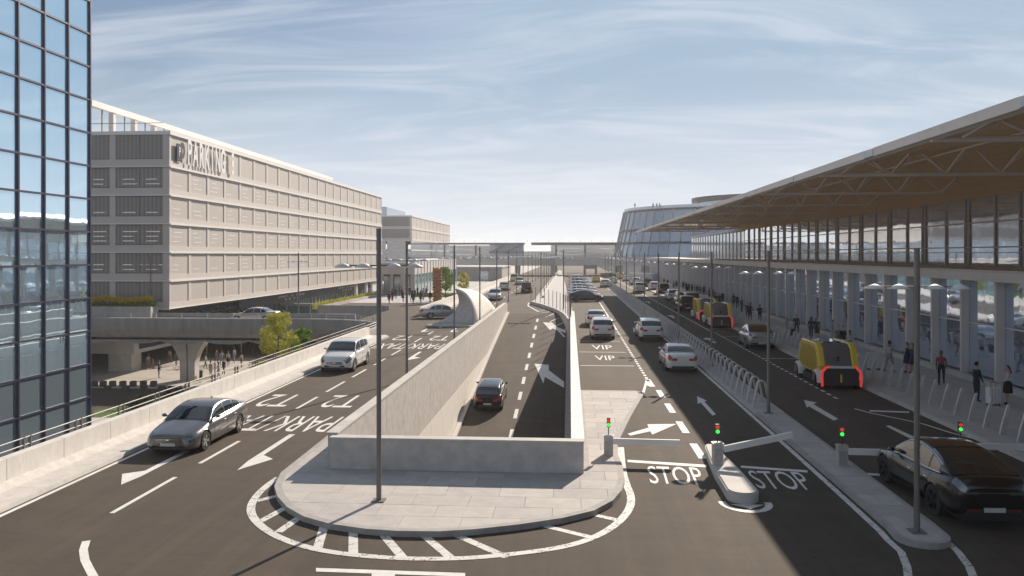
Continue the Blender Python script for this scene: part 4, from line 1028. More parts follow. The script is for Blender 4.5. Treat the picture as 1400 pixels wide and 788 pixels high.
# orange tower sculpture: open lattice of tilted boxes
os_ = thing('tower_sculpture', 'tall slender orange lattice tower sculpture on the far plaza', 'sculpture', XY(598, 112, 0))
rnd = random.Random(4)
for k in range(11):
    z = k*.44
    for s in range(4):
        a = s*PI/2+rnd.uniform(-.25,.25); b = MB(); rr = .62
        b.bar((rr*math.cos(a),rr*math.sin(a),z),(rr*math.cos(a+PI/2+.2),rr*math.sin(a+PI/2+.2),z+.46),.1,sq=(.16,.26)); b.obj('lattice_bar', M['rust'], os_)
boxo('sculpture_core', M['rust'], os_, -.3, .3, -.3, .3, 0, 4.6)
# stone cubes on the lower plaza
k = 0
for row, (py, pxs) in enumerate(((529, (129,141,154,168,182,196,210)), (535.5, (147,172,197,221)))):
    for px in pxs:
        d = FPX*12.8/(py-348); x, y, _ = XY(px, d)
        b = MB(); b.box(-.36,.36,-.36,.36,0,.62); b.box(-.32,.32,-.32,.32,.62,.66); o = b.obj('stone_cube', M['stone']); o.scale = (.66, .66, .8); o.location = (x, y, -5.97)
        tag(o, '%s stone cube from the left in the %s row of the lower plaza' % (ordn(pxs.index(px)).replace('nearest','first'), ('back','front')[row]), 'stone block', 'stone cubes on the lower plaza')
x, y, _ = G(273, 518, -6); b = MB(); b.lathe([(0,0),(.28,0),(.32,.8),(.28,.82),(0,.82)], 10); o = b.obj('litter_bin', M['dark']); o.location = (x, y, -5.97); tag(o, 'dark litter bin standing on the lit lower plaza', 'bin')

# ================================================================== CARS
def itp(pts, s):
    if s <= pts[0][0]: return pts[0][1]
    for a, b_ in zip(pts, pts[1:]):
        if s <= b_[0]:
            t = (s-a[0])/(b_[0]-a[0]); return a[1]+(b_[1]-a[1])*t
    return pts[-1][1]
def sm(pts):   # resample a control polyline as a smooth Catmull-Rom function table
    out = []
    P = [(2*pts[0][0]-pts[1][0], 2*pts[0][1]-pts[1][1])]+list(pts)+[(2*pts[-1][0]-pts[-2][0], 2*pts[-1][1]-pts[-2][1])]
    for i in range(1, len(P)-2):
        for k in range(6):
            t = k/6; p0, p1, p2, p3 = P[i-1:i+3]
            m1 = (p2[1]-p0[1])/(p2[0]-p0[0])*(p2[0]-p1[0]); m2 = (p3[1]-p1[1])/(p3[0]-p1[0])*(p2[0]-p1[0])
            h = (2*t**3-3*t**2+1)*p1[1]+(t**3-2*t**2+t)*m1+(-2*t**3+3*t**2)*p2[1]+(t**3-t**2)*m2
            out.append((p1[0]+(p2[0]-p1[0])*t, h))
    out.append(pts[-1]); return out
ST_ = {
 'sedan': dict(L=4.78, W=1.86, R=.335, fa=.185, ra=.775, zb=[(0,.24),(.05,.19),(.5,.19),(.95,.22),(1,.30)],
   deck=[(0,.61),(.012,.66),(.05,.72),(.12,.79),(.22,.88),(.30,.94),(.5,.95),(.7,.99),(.86,1.06),(.93,1.05),(.985,1.0),(1,.90)],
   belt=[(0,.42),(.05,.60),(.2,.79),(.3,.85),(.6,.90),(.85,.95),(.95,.92),(1,.78)],
   roof=[(.27,.93),(.33,1.10),(.40,1.285),(.46,1.375),(.55,1.415),(.64,1.40),(.72,1.33),(.80,1.21),(.87,1.065)], cab=(.27,.42,.70,.87), bp=.545, wr=.70),
 'saloon': dict(L=4.85, W=1.85, R=.34, fa=.18, ra=.79, zb=[(0,.24),(.05,.19),(.5,.19),(.95,.22),(1,.30)],
   deck=[(0,.62),(.012,.68),(.05,.76),(.12,.82),(.22,.91),(.29,.95),(.5,.96),(.7,1.0),(.82,1.06),(.93,1.07),(.985,1.03),(1,.90)],
   belt=[(0,.42),(.05,.62),(.2,.80),(.3,.87),(.6,.92),(.85,.97),(.95,.95),(1,.78)],
   roof=[(.27,.94),(.33,1.13),(.39,1.32),(.45,1.42),(.54,1.46),(.64,1.44),(.71,1.36),(.77,1.22),(.82,1.06)], cab=(.27,.41,.69,.82), bp=.53, wr=.70),
 'suv': dict(L=4.80, W=1.94, R=.385, fa=.185, ra=.79, zb=[(0,.34),(.05,.27),(.5,.26),(.95,.30),(1,.42)],
   deck=[(0,.66),(.012,.80),(.05,.92),(.12,1.0),(.2,1.07),(.27,1.12),(.5,1.12),(.8,1.16),(.95,1.16),(.99,1.10),(1,1.0)],
   belt=[(0,.55),(.05,.80),(.2,.95),(.3,1.02),(.6,1.06),(.9,1.10),(1,.95)],
   roof=[(.25,1.10),(.31,1.33),(.38,1.56),(.44,1.66),(.55,1.70),(.72,1.68),(.84,1.62),(.91,1.50),(.96,1.28),(.985,1.13)], cab=(.25,.41,.87,.985), bp=.53, wr=.74),
 'fastback': dict(L=5.03, W=2.0, R=.40, fa=.18, ra=.78, zb=[(0,.32),(.05,.26),(.5,.24),(.95,.30),(1,.42)],
   deck=[(0,.62),(.012,.74),(.05,.84),(.12,.93),(.2,1.0),(.26,1.05),(.5,1.06),(.75,1.12),(.9,1.22),(.96,1.23),(.99,1.16),(1,1.0)],
   belt=[(0,.52),(.05,.74),(.2,.90),(.3,.96),(.6,1.0),(.85,1.08),(.95,1.08),(1,.9)],
   roof=[(.24,1.04),(.32,1.32),(.40,1.56),(.46,1.65),(.53,1.68),(.62,1.66),(.72,1.57),(.82,1.42),(.93,1.22)], cab=(.24,.42,.66,.93), bp=.545, wr=.70),
 'van': dict(L=4.9, W=1.95, R=.35, fa=.17, ra=.80, zb=[(0,.32),(.05,.26),(.5,.24),(.95,.30),(1,.36)],
   deck=[(0,.70),(.012,.84),(.05,.98),(.12,1.08),(.18,1.14),(.5,1.16),(.8,1.16),(.95,1.16),(1,1.1)],
   belt=[(0,.55),(.05,.84),(.15,1.0),(.3,1.06),(.6,1.08),(.9,1.08),(1,1.0)],
   roof=[(.16,1.12),(.24,1.45),(.31,1.75),(.38,1.88),(.5,1.92),(.85,1.90),(.95,1.84),(.985,1.5),(.997,1.16)], cab=(.16,.33,.945,.997), bp=.45, wr=.84),
}
for S in ST_.values():
    for k in ('deck', 'belt', 'roof'): S[k] = sm(S[k])
PLAN = sm([(0,.60),(.006,.70),(.02,.82),(.05,.91),(.10,.97),(.2,1.0),(.5,1.0),(.8,1.0),(.9,.975),(.95,.94),(.985,.86),(.995,.78),(1,.70)])
def wheel_mesh(Rw, dark):
    b = MB(); w = .115
    b.lathe([(Rw*.66,-w),(Rw*.93,-w),(Rw,-w*.75),(Rw,w*.75),(Rw*.93,w),(Rw*.66,w)], 22, axis='x')
    ty = b.mesh('wheel', M['tyre'], 'auto')
    b = MB(); b.lathe([(Rw*.67,-.09),(Rw*.67,.09),(Rw*.62,.095),(Rw*.60,.03),(0.0,.03)], 22, axis='x')
    for k in range(5):
        a = 2*PI*k/5
        for da in (-.13, .13):
            b.bar((.075, .05*math.cos(a), .05*math.sin(a)), (.085, Rw*.63*math.cos(a+da), Rw*.63*math.sin(a+da)), .02, sq=(.05,.05))
    b.lathe([(0.0,.10),(.05,.095),(.07,.06)], 10, axis='x')
    return ty, b.mesh('rim', M['rimD'] if dark else M['rim'], 'auto')
WM = {}
def make_car(style, pm, label, cat='car', group=None, rimdark=False, yellow=False, name=None):
    S = ST_[style]; L, W, Rw = S['L'], S['W'], S['R']; hw = W/2
    Y = lambda s: L*(.5-s)
    t = thing(name or {'sedan':'sedan_car','saloon':'saloon_car','suv':'suv_car','fastback':'fastback_car','van':'van'}[style], label, cat, (0,0,0), 0, group)
    Ra = Rw+.055
    def zarch(s):
        y = Y(s); z = -9
        for sa in (S['fa'], S['ra']):
            d = abs(y-Y(sa))
            if d < Ra: z = max(z, Rw+math.sqrt(max(0, Ra*Ra-d*d)))
        return z
    def sec(s):
        w = itp(PLAN, s)*hw; zb = itp(S['zb'], s); dk = itp(S['deck'], s); be = min(itp(S['belt'], s), dk-.02); za = zarch(s)
        c0, c1 = S['cab'][0], S['cab'][3]
        crown = .035
        P = [(0, zb), (.80*w, zb), (.955*w, zb+.03), (.99*w, zb+.12), (1.0*w, zb+(be-zb)*.45), (.995*w, zb+(be-zb)*.72), (.965*w, zb+(be-zb)*.92), (.915*w, be+(dk-be)*.45), (.84*w, dk-.005), (.5*w, dk+crown*.75), (0, dk+crown)]
        return [(x, max(z, za) if k < 6 else max(z, za+.012*(k-5))) for k, (x, z) in enumerate(P)]
    ss = set([0,.004,.012,.025,.045,.07]+[i/34 for i in range(1, 34)]+[.955,.975,.988,.996,1])
    for sa in (S['fa'], S['ra']):
        for k in range(0, 181, 18): ss.add(sa+Ra*math.cos(R(k))/L)
        ss.add(sa+(Ra+.001)/L); ss.add(sa-(Ra+.001)/L)
    ss = sorted(ss)
    rows = []
    for s in ss:
        h = sec(s); rows.append([(x, Y(s), z) for x, z in h]+[(-x, Y(s), z) for x, z in h[-2:0:-1]])
    b = MB(); b.grid(rows, close=True); n = len(rows[0])
    b.add(rows[0], [tuple(range(n))]); b.add(rows[-1], [tuple(range(n-1,-1,-1))])
    # greenhouse shell (same body)
    cA, cB, cC, cD = S['cab']
    rmax = max(z for _, z in S['roof'])
    def wb(s): return itp(PLAN, s)*hw*.885
    def gh(s):
        be = itp(S['deck'], s)-.015; rz = itp(S['roof'], s)
        f = max(0, min(1, (rz-be)/(rmax-.93 if style in ('sedan','saloon') else rmax-1.1)))
        we = wb(s)*(1-(1-S['wr']/.885)*f)
        return be, rz, we
    def gpt(s, u, off=0.0):
        """u 0 at belt, 1 at roof edge, 2 at roof centre (right side)"""
        be, rz, we = gh(s); w0 = wb(s); ze = be+(rz-be)*.93
        if u <= 1:
            bul = .025*math.sin(PI*u)
            return (w0+(we-w0)*u+bul+off, Y(s), be+(ze-be)*u)
        v = u-1; x = we*math.cos(v*PI/2)**.75 if v < 1 else 0
        return (x, Y(s), ze+(rz+.02-ze)*math.sin(v*PI/2)+off)
    cs = [cA+(cD-cA)*i/30 for i in range(31)]; us = [0,.25,.5,.75,1,1.12,1.3,1.5,1.75,2]
    rows = []
    for s in cs:
        r = [gpt(s, u) for u in us]; rows.append(r+[(-p[0],p[1],p[2]) for p in r[-2::-1]])
    b.grid(rows)
    body = b.obj('body', pm, t, smooth='auto')
    # windows: proud panes
    def fullstrip(s0, s1, u0, off, name, par=None):
        rows = []
        for i in range(9):
            s = s0+(s1-s0)*i/8; r = [gpt(s, u) for u in (u0, 1.3, 1.5, 1.75, 2)]
            r = r+[(-p[0],p[1],p[2]) for p in r[-2::-1]]
            rows.append([(p[0], p[1]+off[0], p[2]+off[1]) for p in r])
        bb = MB(); bb.grid(rows); return bb.obj(name, M['carglass'], par or t, smooth=True)
    fullstrip(cA+.012, cB-.01, 1.07, (.010, .008), 'windscreen')
    fullstrip(cC+.012, cD-.012, 1.07, (-.010, .008), 'rear_window')
    if rimdark: fullstrip(cB+.01, cC-.0, 1.2, (0, .006), 'glass_roof')
    bpx = S['bp']; rend = (cC+cD)/2+.02 if style in ('sedan','fastback','saloon') else cC-.01
    rp_ = bpx+(rend-bpx)*.58
    for side in (1, -1):
        for (s0, s1) in ((cA+.055, bpx-.01), (bpx+.012, rp_-.006), (rp_+.012, rend)):
            rows = []
            for i in range(7):
                s = s0+(s1-s0)*i/6; top = .92
                be, rz, we = gh(s)
                r = [gpt(s, u, .008) for u in (.14, .4, .65, top)]
                rows.append([(p[0]*side, p[1], p[2]) for p in r])
            bb = MB(); bb.grid(rows); bb.obj('side_window', M['carglass'], t, smooth=True)
        # chrome window line
        bb = MB()
        for i in range(14):
            s0 = cA+.045+(rend-cA-.03)*i/14; s1 = cA+.045+(rend-cA-.03)*(i+1)/14
            p, q = gpt(s0, .09, .012), gpt(s1, .09, .012); bb.bar((p[0]*side,p[1],p[2]), (q[0]*side,q[1],q[2]), .011, 4, cap=False)
            p, q = gpt(s0, .97, .010), gpt(s1, .97, .010)
            if style == 'fastback' or style == 'sedan': bb.bar((p[0]*side,p[1],p[2]), (q[0]*side,q[1],q[2]), .010, 4, cap=False)
        bb.obj('window_trim', M['chrome'] if style in ('fastback','sedan') else M['trim'], t)
        # mirror
        p = gpt(cA+.075, .12)
        bb = MB(); rws = []
        for k, (yy, rr) in enumerate(((-.09,.03),(-.06,.075),(0,.085),(.06,.06),(.09,.01))):
            rws.append([(side*(p[0]+.15+rr*1.3*math.cos(2*PI*j/8)), p[1]+yy, p[2]+.09+rr*.8*math.sin(2*PI*j/8)) for j in range(8)])
        bb.grid(rws, close=True); bb.bar((side*(p[0]-.02), p[1], p[2]+.04), (side*(p[0]+.1), p[1], p[2]+.07), .02, 5); bb.obj('wing_mirror', pm if style != 'suv' else pm, t, smooth='auto')
        # door handles & door seams
        for sd_ in (bpx-.035, rp_-.0):
            sc = sec(sd_); xx = sc[6][0]; zz = sc[6][1]-.05
            bb = MB(); bb.bar((side*(xx+.014), Y(sd_)+.09, zz), (side*(xx+.014), Y(sd_)-.09, zz), .014, 5); bb.obj('door_handle', pm if pm != M['c_black'] else M['chrome'], t)
        for sd_ in (cA+.05, bpx, rp_+.03):
            sc = sec(sd_); bb = MB()
            for k in range(3, 7): bb.bar((side*(sc[k][0]-.001), Y(sd_), sc[k][1]), (side*(sc[k+1][0]-.001), Y(sd_), sc[k+1][1]), .006, 4, cap=False)
            bb.obj('door_seam', M['trim'], t)
        # lights: patches on the body surface
        def patch(s0, s1, k0, k1, nm, m, off=.008, par=None):
            rws = []
            for i in range(6):
                s = s0+(s1-s0)*i/5; sc = sec(s); r = []
                for j in range(4):
                    kf = k0+(k1-k0)*j/3; k = min(int(kf), 9); f = kf-k; x = sc[k][0]+(sc[k+1][0]-sc[k][0])*f; z = sc[k][1]+(sc[k+1][1]-sc[k][1])*f
                    r.append((side*(x+off), Y(s)+(off if s < .5 else -off), z+off*.5))
                rws.append(r)
            bb = MB(); bb.grid(rws); return bb.obj(nm, m, par or t, smooth=True)
        patch(.006, .085, 5.6, 8.2, 'headlight', M['head'])
        patch(.0, .0, 0, 0, 'x', M['head']) if False else None
        if style == 'fastback': patch(.945, .998, 6.4, 7.8, 'tail_light', M['head'])
        elif style == 'van': patch(.95, .998, 5.0, 7.6, 'tail_light', M['tail'])
        else: patch(.945, .998, 5.4, 7.6, 'tail_light', M['tail'])
        bb = MB(); wf = itp(PLAN, 1)*hw
        zt_ = itp(S['deck'], 1)
        bb.box(side*wf*.52 if side > 0 else -wf*.98, side*wf*.98 if side > 0 else -wf*.52, -L/2-.018, -L/2+.01, zt_-.20 if style != 'fastback' else zt_-.13, zt_-.06); bb.obj('tail_light', M['tail'] if style != 'fastback' else M['head'], t)
        if style == 'fastback': bb = MB(); x0, x1 = sorted((side*hw*.35, side*hw*.62)); bb.box(x0, x1, -L/2-.026, -L/2, .47, .50); bb.obj('reflector', M['tail'], t)
        bb = MB(); x0, x1 = sorted((side*hw*.40, side*hw*.60)); bb.box(x0, x1, L/2-.01, L/2+.015, itp(S['zb'],0)+.02, itp(S['zb'],0)+.12); bb.obj('fog_intake', M['trim'], t)
    # nose and tail trim
    z0 = itp(S['zb'], 0); zd = itp(S['deck'], 0)
    bb = MB(); bb.box(-hw*.46, hw*.46, L/2-.01, L/2+.018, zd-.15, zd-.01); g = bb.obj('grille', M['trim'], t)
    for k in range(3): bb = MB(); bb.box(-hw*.45, hw*.45, L/2+.018, L/2+.026, zd-.135+k*.045, zd-.122+k*.045); bb.obj('grille_bar', M['chrome'], g)
    bb = MB(); bb.lathe([(0,.03),(.05,.03),(.055,.02)], 12, axis='x'); em = inst('badge', bb.mesh('badge', M['chrome'], True), t, (0, L/2+.0, zd-.075), (0, 0, R(90)))
    bb = MB(); bb.box(-hw*.40, hw*.40, L/2-.01, L/2+.012, z0+.02, max(z0+.09, zd-.29)); bb.obj('lower_intake', M['trim'], t)
    bb = MB(); bb.box(-.26, .26, L/2+.016, L/2+.022, zd-.27, zd-.17); bb.obj('number_plate', M['plate'], t)
    bb = MB(); bb.box(-.26, .26, -L/2-.022, -L/2, z0+.22 if style != 'fastback' else z0+.12, (z0+.33) if style != 'fastback' else z0+.23); bb.obj('number_plate', M['plate'], t)
    bb = MB(); zr = itp(S['zb'], 1); bb.box(-hw*.68, hw*.68, -L/2-.02, -L/2+.04, zr-.03, zr+.10); bb.obj('rear_valance', M['trim'], t)
    if style == 'fastback':
        zt_ = itp(S['deck'], 1); bb = MB(); bb.box(-hw*.5, hw*.5, -L/2-.02, -L/2, zt_-.10, zt_-.075); bb.obj('light_bar', M['chrome'], t)
    # underbody so the arches are dark
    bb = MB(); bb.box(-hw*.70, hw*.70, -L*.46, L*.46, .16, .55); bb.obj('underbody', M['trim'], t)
    key = (Rw, rimdark)
    if key not in WM: WM[key] = wheel_mesh(Rw, rimdark)
    for sa in (S['fa'], S['ra']):
        for side in (1, -1):
            w = inst('wheel', WM[key][0], t, (side*(hw-.125), Y(sa), Rw), (0, 0, 0 if side > 0 else PI)); inst('rim', WM[key][1], w)
    # antenna fin
    p = gpt(cC-.02, 2); bb = MB(); bb.add([(-.015,p[1]-.09,p[2]-.01),(.015,p[1]-.09,p[2]-.01),(.008,p[1]-.07,p[2]+.06),(-.008,p[1]-.07,p[2]+.06),(0,p[1]+.1,p[2]-.01)], [(0,1,2,3),(0,3,4),(1,4,2),(3,2,4),(0,4,1)]); bb.obj('antenna', pm, t)
    if yellow:
        for side in (1, -1):
            bb = MB(); x0, x1 = sorted((side*(hw*.995), side*(hw+.006))); bb.box(x0, x1, -L*.22, L*.2, .45, .85); bb.obj('yellow_panel', M['c_yellow'], t)
        bb = MB(); bb.box(-.35, .35, -.15, .15, rmax+.01, rmax+.16); bb.obj('roof_sign', M['c_yellow'], t)
    return t
def put(t, loc, rz, **k):
    t.location = loc; t.rotation_euler = (0, 0, rz); return t
grey = make_car('sedan', M['c_grey'], 'dark grey four door sedan driving toward the viewer by the left parapet'); put(grey, (-13.5, 28.3, 0), PI)
cay = make_car('suv', M['c_white'], 'white SUV driving toward the viewer on the left road beside the tree', name='suv_car'); put(cay, (-13.4, 47.0, 0), PI)
bsd = make_car('saloon', M['c_white'], 'white saloon with red tail lights driving away beside the hoop median'); put(bsd, (XY(931,46.5)[0], 48.6, 0), 0)
blk = make_car('fastback', M['c_black'], 'large glossy black fastback SUV waiting at the right hand gate in the foreground', rimdark=True); 
gx, gy, _ = G(1278.4, 704.8); put(blk, (gx+1.0-.12, gy+1.45, 0), R(1.5))
slv = make_car('fastback', M['c_silver'], 'silver fastback car parked in the drop-off bay behind the yellow pod'); put(slv, (13.75, 60.2, 0), R(-3))
bk2 = make_car('suv', M['c_black'], 'black car driving up the sunken ramp between the retaining walls', rimdark=True)
yy = 55; put(bk2, (-5.45, yy, (rampz(yy-1.3)+rampz(yy+1.3))/2+.0), 0); bk2.rotation_euler = (math.atan(.095), 0, 0)
vanw = make_car('van', M['c_white'], 'white van stopped in the far drop-off lane by the crowd', 'van')
blv = make_car('van', M['c_black'], 'black van with pale bumper in the drop-off lane beyond the far pod', 'van')
ssd = make_car('saloon', M['c_silver'], 'silver car crossing the viaduct partly hidden by its parapet')
put(vanw, (12.2, 142, 0), 0); put(blv, (13.7, 96, 0), 0); put(ssd, (XY(347,80)[0], 78.3, .0), R(90))
dup(ssd, (XY(600,83)[0], 84.5, 0), R(-72), 'silver car turning behind the white concrete shell')
dup(cay, G(887, 463)[:2]+(0,), 0, 'white crossover driving away in the middle of the shaded lane')
dup(cay, (XY(823,65)[0], 65.6, 0), 0, 'white SUV standing in the front VIP bay by the white letters')
dup(bsd, (XY(814,77)[0], 77.5, 0), 0, 'white saloon in the second VIP bay ahead of the white SUV')
dup(cay, (XY(919,118)[0], 119, 0), 0, 'white SUV in the drop-off lane between the van and the yellow taxi')
dup(cay, (XY(676,117)[0], 118, 0), PI, 'white SUV coming down the far left road')
dup(cay, (XY(710,178)[0], 178, 0), PI, 'small white car farther up the far left road')
dup(cay, (XY(827,165)[0], 166, 0), 0, 'white SUV driving away beside the row of parked cars')
dup(cay, (XY(869,178)[0], 180, 0), 0, 'small white car in the far taxi lane beside the hoop median')
tx = make_car('van', M['c_black'], 'black and yellow taxi driving on the far left road', 'taxi', yellow=True, name='taxi'); put(tx, (XY(720,140)[0], 141, 0), 0)
dup(tx, (XY(884,165)[0], 166, 0), 0, 'black and yellow taxi far away in the taxi lane')
tyw = make_car('van', M['c_yellow'], 'yellow taxi between the black van and the white SUV', 'taxi', name='taxi'); put(tyw, (XY(932,107)[0], 107.5, 0), 0)
dup(tyw, (XY(703,200)[0], 200, 0), PI, 'yellow taxi, farthest vehicle on the left road')
dup(tyw, (XY(815,195)[0], 196, 0), 0, 'yellow vehicle far ahead behind the white SUV in the through lane')
# row of cars parked side-on
dup(blk, (XY(800,112)[0]+.2, 115.5, 0), R(-90), 'black car side-on, nearest of the perpendicular row beyond the VIP bays')
for i, yrow in enumerate((120, 124.5, 129.5, 135, 141, 148, 156, 165, 175, 186, 198, 211)):
    src = (cay, bsd)[i % 2]
    dup(src, (2.2+random.uniform(-.15,.15), yrow, 0), R(-90), 'white car side-on, %s from the near end of the perpendicular white row' % ordn(i).replace('nearest','first'), 'white cars parked side-on in a row')
for k_, (src, px, d, lb_) in enumerate(((tx, 905, 138, 'black and yellow taxi behind the white van in the far drop-off lane'), (cay, 893, 152, 'white SUV ahead of the white van in the far drop-off lane'), (bsd, 856, 205, 'white saloon, farthest car in the taxi lane by the median'), (tyw, 848, 222, 'yellow taxi, farthest vehicle in the taxi lane'), (blv, 941, 104, 'dark van ahead of the black van with the pale bumper'), (bsd, 838, 190, 'white saloon ahead of the white SUV in the shaded through lane'), (cay, 690, 150, 'white SUV near the white wall far along the left road'))):
    dup(src, (XY(px, d)[0], d, 0), 0, lb_)
dup(vanw, (-50, 66, -5.95), R(80), 'white van parked on the lower street left of the pier')

# ---------------- autonomous pods
def make_pod(label):
    t = thing('shuttle_pod', label, 'pod', (0,0,0), 0, 'yellow shuttle pods at the terminal kerb')
    bx = lambda nm, m, *a, par=t: boxo(nm, m, par, *a)
    bx('chassis', M['dark'], -1.0, 1.0, -2.3, 2.3, .22, .55)
    # rear light frame: inverted U
    b = MB()
    for s in (-1, 1):
        b.bar((s*1.02,-2.42,.18),(s*1.02,-2.42,.95),.06,sq=(.13,.1)); b.bar((s*1.02,-2.42,.95),(s*.78,-2.42,1.22),.06,sq=(.13,.1))
    b.bar((-.78,-2.42,1.22),(-.62,-2.42,1.22),.06,sq=(.13,.1)); b.bar((.78,-2.42,1.22),(.62,-2.42,1.22),.06,sq=(.13,.1)); b.obj('light_frame', M['redframe'], t)
    b = MB(); b.bar((-.62,-2.42,1.22),(.62,-2.42,1.22),.06,sq=(.12,.12)); b.obj('white_bar', M['lampw'], t)
    b = MB(); b.grid([[(-.9,-2.36,.22),(.9,-2.36,.22)],[(-.95,-2.36,.9),(.95,-2.36,.9)],[(-.75,-2.34,1.16),(.75,-2.34,1.16)],[(-.7,-2.0,1.2),(.7,-2.0,1.2)]]); b.add([(-.9,-2.36,.22),(-.95,-2.36,.9),(-.75,-2.34,1.16),(-.7,-2.0,1.2),(-.9,-2.0,.22)],[(0,1,2,3,4)]); b.add([(.9,-2.36,.22),(.95,-2.36,.9),(.75,-2.34,1.16),(.7,-2.0,1.2),(.9,-2.0,.22)],[(4,3,2,1,0)])
    b.obj('tail_housing', M['dark'], t)
    bx('yellow_tab', M['c_yellow'], -.05, .05, -2.39, -2.365, .38, .82)
    bx('front_housing', M['dark'], -.95, .95, 1.9, 2.35, .22, 1.0)
    # cabin: octagonal profile along y, three slices across x
    prof = [(-1.85,.75),(-2.0,1.25),(-1.62,2.15),(-1.25,2.42),(1.25,2.42),(1.7,2.1),(2.0,1.25),(1.85,.75)]
    def slice_(x0, x1, pr, nm, m, k=1.0):
        b = MB(); p0 = [(x0, y*k, .75+(z-.75)*k) for y, z in pr]; p1 = [(x1, y*k, .75+(z-.75)*k) for y, z in pr]; n = len(pr)
        b.add(p0+p1, [tuple(range(n-1,-1,-1)), tuple(range(n,2*n))]+[(i,(i+1)%n,n+(i+1)%n,n+i) for i in range(n)])
        me = b.mesh(nm, m, 'auto'); o = inst(nm, me, t)
        md_ = o.modifiers.new('b', 'BEVEL'); md_.width = .05; md_.segments = 2; return o
    slice_(-.72, .72, prof, 'cabin_body', M['podgrey'], .97)
    for s in (-1, 1):
        x0, x1 = sorted((s*.72, s*1.06)); side = slice_(x0, x1, prof, 'side_pod', M['c_yellow'])
        xi0, xi1 = sorted((s*1.06, s*1.075)); b = MB(); pr = [(y*.80, .9+(z-.75)*.78) for y, z in prof]; n = len(pr)
        b.add([(xi0,y,z) for y, z in pr]+[(xi1,y,z) for y, z in pr], [tuple(range(n-1,-1,-1)), tuple(range(n,2*n))]+[(i,(i+1)%n,n+(i+1)%n,n+i) for i in range(n)]); b.obj('side_inset', mat('deep_yellow', (.42,.28,.01), .35), side)
        bx('fin_strut', M['c_yellow'], *(sorted((s*.95, s*1.0))), -1.2, -1.1, .3, .8)
    b = MB(); b.box(-.5,.5,-.8,.8,2.35,2.43); b.obj('roof_panel', M['carglass'], t)
    b = MB(); b.box(-.06,.06,-1.93,-1.80,1.48,1.72); b.obj('handle', M['dark'], t)
    if (.42, True) not in WM: WM[(.42, True)] = wheel_mesh(.42, True)
    for yy in (-1.75, 1.75):
        for s in (1, -1):
            w = inst('wheel', WM[(.42, True)][0], t, (s*1.0, yy, .42), (0,0,0 if s > 0 else PI)); inst('rim', WM[(.42, True)][1], w)
            b = MB(); rws = []
            for k in range(9):
                a = R(-10+200*k/8); rws.append([(s*.86, yy+.56*math.cos(a), .44+.60*math.sin(a)), (s*1.2, yy+.54*math.cos(a), .44+.58*math.sin(a)), (s*1.24, yy+.44*math.cos(a), .44+.46*math.sin(a))])
            b.grid(rws); b.obj('wheel_fender', M['lampw'], t, smooth='auto')
    return t
pod = make_pod('nearest yellow and grey shuttle pod with red lit frame at the terminal kerb')
pod.location = (13.6, 43.3, 0); pod.scale = (.93, .93, .93)
dup(pod, (13.9, 76.5, 0), 0, 'second yellow and grey shuttle pod, behind the silver fastback')
dup(pod, (13.9, 83.5, 0), 0, 'third yellow shuttle pod, mostly hidden ahead of the second pod')

# ================================================================== PEOPLE
def skin_mesh(name, nodes, edges, mats, subd=1):
    """nodes: name -> (pos, radius); edges: (a, b, material index)"""
    names = list(nodes); idx = {n: i for i, n in enumerate(names)}
    me = bpy.data.meshes.new('t'); me.from_pydata([nodes[n][0] for n in names], [(idx[a], idx[b_]) for a, b_, _ in edges], [])
    o = bpy.data.objects.new('t', me); COL.objects.link(o); m = o.modifiers.new('s', 'SKIN'); m.use_smooth_shade = True
    sv = me.skin_vertices[0].data
    for i, n in enumerate(names):
        r = nodes[n][1]; sv[i].radius = r if isinstance(r, tuple) else (r, r); sv[i].use_root = (n == 'pelvis')
    if subd: o.modifiers.new('u', 'SUBSURF').levels = subd
    dg = bpy.context.evaluated_depsgraph_get(); dg.update(); out = bpy.data.meshes.new_from_object(o.evaluated_get(dg)); bpy.data.objects.remove(o)
    out.materials.clear(); out.name = name
    for m_ in mats: out.materials.append(m_)
    segs = [(Vector(nodes[a][0]), Vector(nodes[b_][0]), mi) for a, b_, mi in edges]
    for p in out.polygons:
        c = p.center; best = 1e9
        for a, b_, mi in segs:
            ab_ = b_-a; tt = max(0, min(1, (c-a).dot(ab_)/max(1e-9, ab_.length_squared))); d = (a+ab_*tt-c).length
            if d < best: best = d; p.material_index = mi
        p.use_smooth = True
    return out
